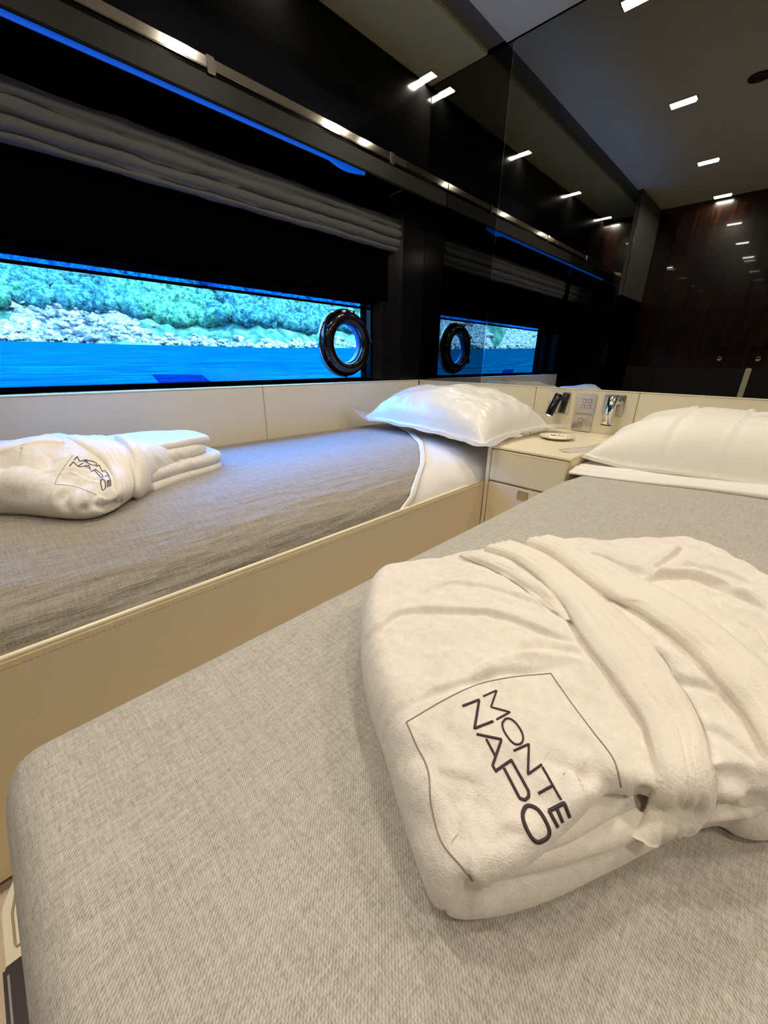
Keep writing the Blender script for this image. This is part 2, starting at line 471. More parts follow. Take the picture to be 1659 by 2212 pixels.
# hull wall: black upper panels, recess, jambs, exterior skin
wl = struct(empty('wall_left', (XH, 0, 0)))
box('upper_panel', (XH - .03, XH, YF, D, .76, ZC - .005), M['black'], wl)
box('dark_panel', (-1.69, -1.60, YF, D, .285, .76), M['blackm'], wl)
box('outer_skin', (-1.74, -1.69, YF - .1, D + .1, .275, ZC + .05), M['blackm'], wl)
box('outer_skin', (-1.74, -1.60, YF - .1, -.02, ZF, ZC + .05), M['blackm'], wl)
box('outer_skin', (-1.74, -1.66, -.02, D + .1, ZF, -.11), M['blackm'], wl)
box('outer_skin', (-1.74, -1.69, 1.585, D + .1, -.12, .29), M['blackm'], wl)
# slanted jamb towards the head wall
bm = bmesh.new()
q = [(-1.665, 1.585), (-1.62, 1.635), (-1.545, 1.70), (-1.545, D), (-1.69, D), (-1.69, 1.585)]
a_ = [bm.verts.new((x, y, -.104)) for x, y in q]; b_ = [bm.verts.new((x, y, .76)) for x, y in q]
bm.faces.new(a_); bm.faces.new(b_[::-1])
for i in range(6): bm.faces.new((a_[i], a_[(i + 1) % 6], b_[(i + 1) % 6], b_[i]))
bmesh.ops.recalc_face_normals(bm, faces=bm.faces); frombm('jamb_panel', bm, M['blackgloss'], wl)
box('jamb_strip', (-1.5465, -1.543, 1.700, 1.706, -.104, .25), M['blackgloss'], wl, .001)
box('jamb_panel', (-1.66, XH, -.10, -.02, -.104, .76), M['black'], wl)
# cream board along the hull
bd = struct(empty('trim_1', (XH, .9, ZT)))
for y0, y1 in ((-.13, .857), (.859, D - .004)):
    box('leather_panel', (XH - .02, XH, y0, y1, -.60, ZT - .004), M['cream_light'], bd, .002)
box('cap_rail', (XH - .03, XH + .001, -.13, D - .004, ZT - .004, ZT), M['piping'], bd, .001)
box('sill', (-1.70, XH - .03, -.10, 1.70, ZT - .012, ZT - .003), M['black'], bd)
# window
wn = struct(empty('window_1', (XW, .8, .09)))
box('pane', (XW - .004, XW + .004, .0, 1.575, -.095, .243), M['glass'], wn)
box('tint_band', (XW - .004, XW + .004, .0, 1.575, .249, .272), M['tint'], wn)
box('frame', (XW - .008, XW + .01, .0, 1.59, .242, .250), M['blackm'], wn)
box('frame', (XW - .01, XW + .02, -.02, 1.59, -.108, -.093), M['blackm'], wn)
box('frame', (XW - .01, XW + .02, 1.575, 1.592, -.105, .28), M['black'], wn)
box('frame', (XW - .01, XW + .02, -.03, .0, -.105, .28), M['black'], wn)
box('frame', (XW - .01, -1.60, -.02, 1.60, .272, .30), M['blackm'], wn)
bm = bmesh.new()
q = [(.505, -.094), (.70, -.094), (.665, -.066), (.485, -.062)]
for x in (XW + .006, XW + .008):
    pass
v0 = [bm.verts.new((XW + .006, y, z)) for y, z in q]; v1 = [bm.verts.new((XW + .0075, y, z)) for y, z in q]
bm.faces.new(v0); bm.faces.new(v1[::-1])
for i in range(4): bm.faces.new((v0[i], v1[i], v1[(i + 1) % 4], v0[(i + 1) % 4]))
frombm('film_patch', bm, M['sticker'], wn)
# porthole hatch in front of the glass
PH = Vector((XW + .02, 1.392, .071))
ph = empty('porthole', PH, 'black round opening porthole ring near the right end of the window', 'porthole')
lathe('ring', [(.094, -.012), (.094, .035), (.102, .044), (.118, .046), (.140, .040), (.150, .026), (.153, .0), (.153, -.012)],
      PH, (1, 0, 0), M['blackgloss'], ph, n=72, closed=True)
lathe('seal', [(.0885, -.01), (.0885, .018), (.094, .020), (.094, -.01)], PH, (1, 0, 0), mat('blue_grey_seal', (.02, .07, .22), .4), ph, n=64, closed=True)
lathe('outer_rim', [(.153, -.012), (.153, .004), (.158, .004), (.158, -.012)], PH, (1, 0, 0), M['chrome'], ph, n=64, closed=True)
def on_ring(ang, rr, dx): return PH + Vector((dx, math.cos(ang) * rr, math.sin(ang) * rr))
for ang, nm, sz in ((math.radians(100), 'hinge', .012), (math.radians(82), 'hinge', .010), (math.radians(212), 'latch', .011), (math.radians(150), 'latch', .007),
                    (math.radians(325), 'latch', .009), (math.radians(5), 'latch', .009)):
    c_ = on_ring(ang, .146, .042)
    t_ = Vector((0, -math.sin(ang), math.cos(ang)))
    V1, F1 = tube_geo([c_ - t_ * sz * 1.4, c_ + t_ * sz * 1.4], sz * .55, 12)
    V2, F2 = tube_geo([c_, c_ - Vector((.03, 0, 0))], sz * .45, 10)
    mk(nm, *join_geo([(V1, F1), (V2, F2)]), M['chrome'] if nm == 'hinge' else M['blackgloss'], ph)
c_ = on_ring(math.radians(270), .156, .01)
tube('drain_tube', [c_ + Vector((0, 0, .01)), c_ - Vector((0, 0, .014))], .004, M['blackgloss'], ph)

# shelf fascia with a painted-in blue glow under it
sf = empty('wall_shelf', (-1.48, .6, .75), 'long dark shelf with taupe fascia above the blind on the window wall', 'shelf')
box('fascia', (-1.435, -1.42, YF, D - .001, .700, .757), M['fascia'], sf, .002)
box('shelf_board', (XH, -1.435, YF, D - .001, .747, .757), M['black'], sf)
# strip ends in a wavy crumpled tip
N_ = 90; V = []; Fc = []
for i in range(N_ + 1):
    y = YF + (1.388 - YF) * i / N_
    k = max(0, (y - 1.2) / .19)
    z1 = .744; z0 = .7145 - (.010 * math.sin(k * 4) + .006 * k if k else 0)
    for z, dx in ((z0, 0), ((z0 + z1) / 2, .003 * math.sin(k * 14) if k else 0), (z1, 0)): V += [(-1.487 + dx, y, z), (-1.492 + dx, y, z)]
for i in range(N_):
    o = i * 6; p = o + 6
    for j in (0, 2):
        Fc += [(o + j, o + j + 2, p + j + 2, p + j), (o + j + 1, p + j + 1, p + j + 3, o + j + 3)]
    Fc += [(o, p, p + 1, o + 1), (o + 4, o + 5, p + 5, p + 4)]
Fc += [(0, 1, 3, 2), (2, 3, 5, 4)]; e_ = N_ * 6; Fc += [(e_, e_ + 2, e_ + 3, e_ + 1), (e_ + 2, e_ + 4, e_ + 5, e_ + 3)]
mk('blue_glow_strip', V, Fc, M['blueglow'], sf)
# steel rail on the shelf
rl = empty('shelf_rail', (-1.42, .7, .757), 'polished steel guard rail on posts along the dark shelf', 'rail')
box('rail_bar', (-1.430, -1.414, YF, D - .002, .768, .794), M['railm'], rl, .002)
for y in (-.02, .72, 1.475):
    V1 = bmesh.new(); bbox(V1, -1.431, -1.411, y - .012, y + .012, .757, .797, .002)
    frombm('post', V1, M['chrome'], rl)
# roman blind gathered above the window
def blind():
    prof = [(-1.598, .632), (-1.590, .634), (-1.575, .630), (-1.558, .622), (-1.550, .605), (-1.552, .592), (-1.565, .588), (-1.550, .580), (-1.545, .565), (-1.553, .553),
            (-1.566, .549), (-1.552, .541), (-1.549, .528), (-1.556, .516), (-1.568, .512), (-1.560, .506), (-1.562, .497), (-1.575, .494), (-1.598, .50)]
    ys = np.linspace(YF + .01, 1.69, 120); V = []; Fc = []
    for y in ys:
        for j, (x, z) in enumerate(prof):
            w = .006 * pnf(y * 5 + j * .35, j * .6) + .004 * pnf(y * 13, j * .9)
            V.append((x + (w if 1 < j < 18 else 0), y, z + .008 + w * 1.2))
    n = len(prof)
    for i in range(len(ys) - 1):
        for j in range(n): Fc.append((i * n + j, i * n + (j + 1) % n, (i + 1) * n + (j + 1) % n, (i + 1) * n + j))
    Fc.append(tuple(range(n))[::-1]); Fc.append(tuple((len(ys) - 1) * n + j for j in range(n)))
    return V, Fc
tag(mk('window_blind', *blind(), M['blind']), 'grey fabric blind gathered in folds above the window', 'blind')

# head wall with smoked mirrors
wh = struct(box('wall_head', (-1.70, XR, D + .012, D + .05, ZF, ZC + .06), M['blackm']))
def mirror_panel(x0, x1, mt, label):
    t = empty('mirror_panel', ((x0 + x1) / 2, D, ZT), label, 'mirror')
    box('glass', (x0, x1, D, D + .010, ZT - .01, ZC - .0045), mt, t)
    return t
mirror_panel(-1.543, -1.1315, M['mirror_a'], 'darkest smoked mirror panel on the head wall, beside the window corner')
t = mirror_panel(-1.1285, XR, M['mirror_b'], 'wide smoked mirror panel above the pillows reflecting the ceiling lights and wooden doors')
box('edge_strip', (-1.1312, -1.1288, D - .0012, D + .008, ZT, ZC - .01), M['chrome'], t)
hb = struct(empty('trim_2', (0, D, ZT)))
for x0, x1 in ((-1.54, -.831), (-.829, -.407), (-.405, XR)):
    box('leather_panel', (x0, x1, D - .006, D + .004, -.62, ZT - .004), M['cream_light'], hb, .002)
box('cap_rail', (-1.543, XR, D - .007, D + .004, ZT - .004, ZT), M['piping'], hb, .001)

# foot wall, doors, far side
wf = struct(box('wall_foot', (-1.70, XR, YF - .05, YF, ZF, ZC + .06), M['wood']))
gp = struct(empty('trim_3', (0, YF, -.4)))
for x0, x1 in ((-1.54, -.9), (-.897, -.27), (-.228, .5), (.503, XR)):
    box('padded_panel', (x0, x1, YF, YF + .012, -.80, -.03), M['grey'], gp, .004)
box('cream_strip', (-.268, -.231, YF, YF + .02, -.80, -.03), M['cream_light'], gp, .003)
dr = struct(empty('door_1', (-.6, YF, 0)))
box('door_leaf', (-.98, -.40, YF, YF + .010, -.028, ZC - .06), M['wood'], dr, .002)
def handle(par, x, z=.12, s=1):
    box('door_handle', (x - .05, x + .05, YF + .045, YF + .058, z - .008, z + .008), M['chrome'], par, .003)
    box('handle_stem', (x + s * .035 - .008, x + s * .035 + .008, YF + .01, YF + .05, z - .007, z + .007), M['chrome'], par)
    lathe('keyhole', [(.018, 0), (.018, .006), (.010, .008)], (x, YF + .01, .04), (0, 1, 0), M['chrome'], par, n=20)
handle(dr, -.455)
d2 = struct(empty('door_2', (0, YF, 0)))
box('door_leaf', (-.385, .30, YF, YF + .010, -.028, ZC - .06), M['wood'], d2, .002)
handle(d2, -.215, s=-1)
struct(box('wall_right', (XR, XR + .05, YF - .05, D + .05, ZF - .05, ZC + .06), mat('right_wall_cream', (.34, .29, .22), .7)))
pt = struct(empty('trim_4', (-1.14, YF, 0)))
box('partition_panel', (-1.155, -1.125, YF, -.10, .50, ZC - .001), mat('grey_partition', (.045, .042, .038), .55), pt, .003)
box('shaded_lower_panel', (-1.155, -1.125, YF, -.10, ZF, .499), M['blackm'], pt)  # same partition lower down, fading lamp light painted in as black
box('edge_strip', (-1.126, -1.1225, -.104, -.0985, .52, ZC - .04), M['chrome'], pt)

# ceiling lights
def lamp(x, y, label):
    t = empty('ceiling_light', (x, y, ZC), label, 'light')
    t['group'] = 'flush ceiling lights'
    zz = ZC - .004 if x < -1.25 else ZC
    bm = bmesh.new()
    for b in ((x - .058, x + .058, y - .025, y - .021), (x - .058, x + .058, y + .021, y + .025), (x - .058, x - .054, y - .021, y + .021), (x + .054, x + .058, y - .021, y + .021)):
        bbox(bm, *b, zz - .006, zz - .0002, .0008)
    frombm('bezel', bm, M['chrome'], t)
    box('diffuser', (x - .0535, x + .0535, y - .0205, y + .0205, zz - .004, zz - .0003), M['lamp'], t)
    l = bpy.data.lights.new('lamp', 'AREA'); l.shape = 'RECTANGLE'; l.size = .10; l.size_y = .04
    l.energy = LAMP_W; l.color = LAMP_COL
    l.spread = math.radians(165)
    o = bpy.data.objects.new('lamp_light', l); C.objects.link(o); o.parent = t; o.location = (0, 0, -.012)
    return t
row = [('nearest the head wall mirror', 1.757), ('second from the head wall mirror', .947), ('third from the head wall mirror', .115), ('right beside the wooden foot wall', -.63)]
for nm, y in row:
    lamp(-1.53, 1.80 if y > 1.7 else y + (.05 if y > 0 else .06), 'small ceiling light over the window shelf, ' + nm)
for nm, y in row:
    lamp(-.72, y, 'main ceiling light left of centre, ' + nm)
for nm, y in row:
    lamp(.62, y, 'added unseen ceiling light over the right bed, ' + nm)  # row added out of view to light the robe and right bed
sp = empty('ceiling_speaker', (-.445, .93, ZC), 'round black speaker grille in the ceiling by the row of lights', 'speaker')
lathe('grille', [(.0, -.006), (.03, -.007), (.034, -.004), (.035, -.0003)], (-.445, .93, ZC), (0, 0, 1), M['grille'], sp, n=36)
lathe('rim', [(.035, -.0003), (.035, -.007), (.040, -.006), (.041, -.0003)], (-.445, .93, ZC), (0, 0, 1), M['grille'], sp, n=36, closed=True)

# ---------------------------------------------------------------- left bed
bl = empty('bed', (-1.13, .8, ZF), 'left twin bed base in cream stitched leather under the window', 'bed')
box('side_panel', (-.745, -.722, -.22, 1.288, ZF + .02, -.425), M['cream'], bl, .003)
box('foot_panel', (XH + .004, -.745, -.22, -.197, ZF + .02, -.425), M['cream'], bl, .003)
box('platform', (XH + .004, -.746, -.196, D - .010, -.47, -.435), M['cream'], bl)
tube('piping', [(-.728, y, -.423) for y in np.linspace(-.22, 1.288, 12)], .0045, M['piping'], bl)
for zz in (-.434, -.4375):
    pass
bm = bmesh.new()
for i in range(int(1.50 / .008)):
    y = -.215 + i * .008; bbox(bm, -.7222, -.7212, y, y + .0052, -.4386, -.4374)
tag(frombm('stitching', bm, M['stitch'], bl), kind='stuff')
LP = [(-1.541, -.435), (-1.541, -.35), (-1.530, -.333), (-1.50, -.325), (-1.35, -.320), (-1.15, -.319), (-1.02, -.321), (-.94, -.327), (-.87, -.339), (-.81, -.357), (-.768, -.380), (-.748, -.403), (-.740, -.425), (-.740, -.434)]
def prof_at(n):
    P = np.array(LP, float)
    for _ in range(2):
        Q = [P[0]]
        for a, b in zip(P[:-1], P[1:]): Q += [.75 * a + .25 * b, .25 * a + .75 * b]
        Q.append(P[-1]); P = np.array(Q)
    return resample(P, n, closed=False)
def shell(y0f, y1f, off, thick, nx=150, ny=200, disp=None, curl=0):
    """cloth following the left mattress between two y limits that may depend on x"""
    P = prof_at(nx); T = np.gradient(P, axis=0); T /= np.linalg.norm(T, axis=1)[:, None]
    Nn = np.stack([-T[:, 1], T[:, 0]], 1)          # outward (up)
    x = P[:, 0]; y0 = y0f(x, P[:, 1]); y1 = y1f(x, P[:, 1])
    out = []
    for j in range(ny + 1):
        t = j / ny; y = y0 + (y1 - y0) * t
        e = min(1, min(t, 1 - t) * ny / 2.5) ** .5
        o = off + thick * e + (disp(P[:, 0] - P[:, 1], y) if disp is not None else 0)
        if curl:                                        # rounding down at the foot
            dd = np.clip(1 - (y - y0) / curl, 0, 1); o = o - curl * (1 - np.sqrt(np.clip(1 - dd ** 2, 0, 1))) * .8
        Q = P + Nn * np.asarray(o).reshape(-1, 1)
        out.append(np.c_[Q[:, 0], y, Q[:, 1]])
    V = np.concatenate(out); n = nx; Fc = []
    i = np.arange(ny)[:, None] * n; k = np.arange(n - 1)[None, :]
    Fc = np.stack([i + k, i + k + 1, i + n + k + 1, i + n + k], -1).reshape(-1, 4).tolist()
    return V, Fc
def const(c): return lambda x, z: np.full_like(x, c)
diagX = np.array([-1.56, -1.457, -1.2, -1.0, -.90, -.84, -.79, -.76, -.74]); diagY = np.array([1.60, 1.544, 1.385, 1.225, 1.115, 1.04, .955, .90, .86])
def diag(x, z): return np.interp(x, diagX, diagY) - np.where(z < -.40, (-.40 - z) * 1.5, 0)
V1, F1 = shell(const(-.19), const(1.858), -.003, 0, 60, 80, curl=.05)
mt = mk('mattress', V1, F1, M['sheet'], bl)
def wrinkle_l(s, y):
    side = np.clip((s + .62) / .12, 0, 1)
    s2 = np.clip((s + .60) / .25, 0, 1)
    return .0055 * fbm(y * 3.5 + 3, s * 26, 4) * (.15 + s2) + .0026 * pn(y * 8 + s * 20, s * 55) * (.3 + s2) + .002 * pn(y * 3, s * 3 + 4)
V1, F1 = shell(const(-.198), diag, .0, .006, 170, 240, disp=wrinkle_l, curl=.05)
tag(mk('coverlet', V1, F1, M['linen_l']), 'crumpled grey-brown linen coverlet on the left bed under the window', 'coverlet')
def wrinkle_s(s, y): return .005 * fbm(y * 7 + s * 3, s * 9 - y * 4, 3) * np.clip((s + .75) / .15, 0, 1) + .001
V1, F1 = shell(lambda x, z: diag(x, z) - .04, const(1.855), -.001, .0015, 150, 90, disp=wrinkle_s)
Vb, Fb = shell(lambda x, z: diag(x, z) - .004, lambda x, z: diag(x, z) + .028 + .02 * (x < -1.2), .006, .006, 150, 14, disp=lambda s, y: .0015 * pn(s * 14, y * 14))
ts = empty('top_sheet', (-1.1, 1.4, ZB), 'white sateen sheet with turned-back edge on the left bed beside the nightstand', 'sheet')
mk('sheet', V1, F1, M['satin'], ts); mk('turned_edge', Vb, Fb, M['satin'], ts)

# ---------------------------------------------------------------- nightstand
ns = empty('nightstand', (-.58, 1.58, ZF), 'cream leather nightstand with drawers between the two beds', 'nightstand')
box('body', (-.722, -.428, 1.300, D - .010, ZF + .02, -.296), M['cream'], ns, .002)
box('side_post', (-.7215, -.706, 1.286, 1.302, ZF + .02, -.296), M['cream_light'], ns, .002)
box('top', (-.7225, -.427, 1.286, D - .012, -.296, -.288), M['cream_light'], ns, .002)
box('drawer', (-.703, -.432, 1.284, 1.2995, -.415, -.299), M['cream_light'], ns, .003)
dw = box('drawer', (-.703, -.432, 1.284, 1.2995, -.60, -.420), M['cream'], ns, .003)
h_ = box('handle', (-.585, -.545, 1.2815, 1.285, -.462, -.430), M['plate'], None, .002); h_.parent = dw; h_.location = (0, 0, 0)
box('drawer', (-.703, -.432, 1.284, 1.2995, -.80, -.605), M['cream'], ns, .003)
bm = bmesh.new()
for z in (-.304, -.410):
    for i in range(32): bbox(bm, -.699 + i * .0083, -.6935 + i * .0083, 1.2835, 1.2842, z - .0005, z + .0005)
tag(frombm('stitching', bm, M['stitch'], ns), kind='stuff')
# plate with a folded card on the nightstand
pc = Vector((-.600, 1.60, -.288))
pl = empty('plate', pc, 'small cream china plate on the nightstand top', 'plate')
lathe('dish', [(.0, .0), (.036, .0), (.042, .002), (.062, .010), (.066, .012), (.065, .0135), (.060, .012), (.040, .0045), (.0, .0035)], pc, (0, 0, 1), M['china'], pl, n=44)
cd = empty('folded_card', pc + Vector((0, 0, .006)), 'small cream card with dark red print lying on the plate', 'card')
V = []; cc = pc + Vector((.002, -.002, .006))
def card_pt(u, v, h): a = .5; return cc + Vector((u * math.cos(a) - v * math.sin(a), u * math.sin(a) + v * math.cos(a), h))
pts = [card_pt(-.032, -.02, .0), card_pt(.032, -.02, .0), card_pt(.034, .022, .009), (card_pt(-.03, .022, .009))]
V = pts + [p + Vector((0, 0, .0012)) for p in pts]
mk('card', V, [(0, 3, 2, 1), (4, 5, 6, 7), (0, 1, 5, 4), (1, 2, 6, 5), (2, 3, 7, 6), (3, 0, 4, 7)], M['paper'], cd, smooth=False)
def cp(u, v): return card_pt(u, v, .0014 + (v + .02) / .042 * .009 + .0012 - .0009)
tube('red_print', [cp(-.024, .006), cp(-.012, .004), cp(-.004, .006)], .0024, M['red'], cd, 6)
tube('brown_print', [cp(.0, -.004), cp(.008, .006), cp(.014, .0), cp(.022, .008), cp(.027, -.004)], .0013, M['brownp'], cd, 6)
tube('brown_print', [cp(.006, .012), cp(.012, .017)], .0012, M['brownp'], cd, 6)

# ---------------------------------------------------------------- reading lamps and switches on the head board
YB = D - .006
def backplate(t, x0, x1, z0, z1, nm='backplate'):
    return box(nm, (x0, x1, YB - .006, YB, z0, z1), M['plate'], t, .0015)
r1 = empty('reading_lamp', (-.715, YB, -.17), 'black tilted reading lamp on a square chrome plate, behind the left pillow', 'lamp')
backplate(r1, -.762, -.667, -.216, -.127)
a0, a1 = Vector((-.700, YB - .05, -.132)), Vector((-.722, YB - .075, -.222))
def cyl(name, a, b, prof, mt_, par):
    d_ = (b - a); return lathe(name, [(r, h * d_.length) for r, h in prof], a, d_, mt_, par, n=32)
cyl('lamp_head', a0, a1, [(.0, 0), (.014, 0), (.017, .03), (.017, .97), (.0165, 1.0), (.012, 1.0), (.011, .97), (0, .97)], M['blackgloss'], r1)
cyl('lamp_rim', a1 - (a1 - a0) * .02, a1 + (a1 - a0) * .012, [(.0168, 0), (.0180, .3), (.0180, 1), (.010, 1.0), (.009, .4), (.0168, 0)], M['chrome'], r1)
lathe('lens', [(.0, .0), (.007, .0), (.007, .003), (0, .004)], a1 + (a1 - a0).normalized() * -.001, (a1 - a0), M['lamp'], r1, n=20)
cyl('swivel', Vector((-.684, YB - .001, -.150)), a0.lerp(a1, .25), [(.013, 0), (.013, .25), (.007, .3), (.007, 1)], M['blackgloss'], r1)
r2 = empty('reading_lamp', (-.49, YB, -.17), 'chrome upright reading lamp on a square chrome plate beside the right pillow', 'lamp')
backplate(r2, -.530, -.449, -.205, -.125)
a0, a1 = Vector((-.482, YB - .055, -.128)), Vector((-.487, YB - .062, -.240))
cyl('lamp_head', a0, a1, [(.0, 0), (.014, 0), (.019, .03), (.0195, .5), (.019, .97), (.017, 1.0), (.012, 1.0), (.011, .97), (0, .97)], M['chrome'], r2)
cyl('lamp_rim', a1 - (a1 - a0) * .02, a1 + (a1 - a0) * .015, [(.0188, 0), (.0200, .3), (.0200, 1), (.012, 1.0), (.011, .4), (.0188, 0)], M['blackgloss'], r2)
cyl('swivel', Vector((-.465, YB - .001, -.150)), a0.lerp(a1, .2), [(.012, 0), (.012, .25), (.007, .3), (.007, 1)], M['chrome'], r2)
def switch(x0, x1, z0, z1, label, btns):
    t = empty('light_switch', ((x0 + x1) / 2, YB, (z0 + z1) / 2), label, 'switch')
    backplate(t, x0, x1, z0, z1, 'faceplate')
    for (bx, bz) in btns:
        box('button_surround', (bx - .0078, bx + .0078, YB - .0068, YB - .0055, bz - .0078, bz + .0078), M['btn'], t, .0004)
        box('button', (bx - .0062, bx + .0062, YB - .0078, YB - .0060, bz - .0062, bz + .0062), M['plate'], t, .0005)
switch(-.640, -.558, -.207, -.129, 'upper nickel switch plate with four square buttons between the reading lamps', [(-.606, -.156), (-.583, -.156), (-.606, -.180), (-.583, -.180)])
switch(-.640, -.560, -.285, -.215, 'lower nickel switch plate with two square buttons just above the nightstand', [(-.607, -.238), (-.607, -.259)])

# ---------------------------------------------------------------- right bed
br = empty('bed', (0, .9, ZF), 'right twin bed base in cream leather with dark insert at the foot', 'bed')
box('platform', (-.385, .44, -.055, D - .010, -.60, -.44), M['cream'], br, .004)
box('plinth', (-.34, .40, .05, D - .012, ZF + .001, -.60), M['cream'], br, .004)
rr = [(-.385, -.02), (-.383, -.05), (-.368, -.078), (-.345, -.088), (-.30, -.088), (.42, -.088), (.44, -.085), (.44, -.02)]
bm = bmesh.new()
a_ = [bm.verts.new((x, y, -.60)) for x, y in rr]; b_ = [bm.verts.new((x, y, -.422)) for x, y in rr]
bm.faces.new(a_); bm.faces.new(b_[::-1])
for i in range(len(rr)): bm.faces.new((a_[i], a_[(i + 1) % len(rr)], b_[(i + 1) % len(rr)], b_[i]))
bmesh.ops.recalc_face_normals(bm, faces=bm.faces); bmesh.ops.bevel(bm, geom=[e for e in bm.edges], offset=.002, segments=2, affect='EDGES')
frombm('foot_lip', bm, M['cream_light'], br)
tube('stitch_line', [(-.374, -.045, -.4213), (-.368, -.064, -.4213), (-.355, -.077, -.4213), (-.335, -.0815, -.4213), (-.310, -.0815, -.4213), (-.307, -.081, -.4213), (-.306, -.060, -.4213)], .0008, M['stitch'], br, 5)
box('dark_insert', (-.298, .30, -.0895, -.03, -.56, -.4195), M['wenge'], br, .002)
box('insert_groove', (-.290, .29, -.0868, -.0855, -.50, -.4190), mat('grey_metal_line', (.35, .33, .30), .3, metal=.6), br)
P = [(-.410, 1.858), (-.412, .0), (-.412, -.036), (-.408, -.052), (-.396, -.063), (-.37, -.067), (-.34, -.067), (.44, -.065), (.48, -.03), (.49, .0), (.49, 1.858)]
P = np.array(P)
def mtop(x, y):
    return ZB + .002 * pn(x * 3, y * 3) + .0006 * pn(x * 14, y * 14)
r_ = .034
dp = [(.006, 0.0), (.002, .35)] + [(r_ * (1 - math.cos(math.radians(a))), 1 - r_ * (1 - math.sin(math.radians(a))) / .115) for a in np.linspace(0, 90, 10)]
V1, F1 = slab([(-.404, 1.855), (-.404, -.04), (.47, -.045), (.47, 1.855)], -.44, lambda x, y: mtop(x, y) - .006, dp, N=300, rings=20, it=1)
mk('mattress', V1, F1, M['sheet'], br)
dense = resample(P, 260)
V1, F1 = slab(P, -.445, mtop, dp, N=600, rings=60, it=2)
# cut the coverlet to the part below the turned-back sheet
def cut(V, Fc, f):
    V = np.array(V); keep = f(V[:, 0], V[:, 1]); nf = [q for q in Fc if len(q) < 5 and all(keep[i] for i in q)]
    used = sorted({i for q in nf for i in q}); mp = {u: k for k, u in enumerate(used)}
    return V[used], [tuple(mp[i] for i in q) for q in nf]
V1, F1 = cut(V1, F1, lambda x, y: y < 1.60)
tag(mk('coverlet', V1, F1, M['linen_r']), 'smooth pale grey woven coverlet on the right bed in the foreground', 'coverlet')
# turned-back sheet
def sh_top(x, y):
    f = .006 * np.exp(-((y - (1.27 + .28 * (x + .4) + .05)) / .012) ** 2) + .004 * np.exp(-((y - (1.27 + .30 * (x + .4) + .10)) / .012) ** 2)
    return ZB + .007 + f + .002 * pn(x * 6, y * 9) + .010 * np.clip((x + .35) / .4, 0, 1)
cu = [(-.424, 1.56), (-.421, 1.245), (-.40, 1.25), (-.33, 1.262), (-.22, 1.295), (-.10, 1.34), (.03, 1.375), (.49, 1.40), (.50, 1.58)]
V1, F1 = slab(cu, ZB - .002, sh_top, prof_pillow(.009, 9), N=500, rings=70, it=2)
V2, F2 = slab([(-.417, 1.852), (-.417, 1.45), (.495, 1.45), (.495, 1.852)], -.40, lambda x, y: ZB + .008 + .002 * pn(x * 8, y * 8), [(.004, 0), (0, .4), (.004, .75), (.015, .95), (.03, 1)], N=260, rings=40, it=1)
tr = empty('top_sheet', (0, 1.6, ZB), 'white cotton sheet turned back over the right bed below its pillow', 'sheet')
mk('turned_back_band', V1, F1, M['sheet'], tr); mk('under_sheet', V2, F2, M['sheet'], tr)

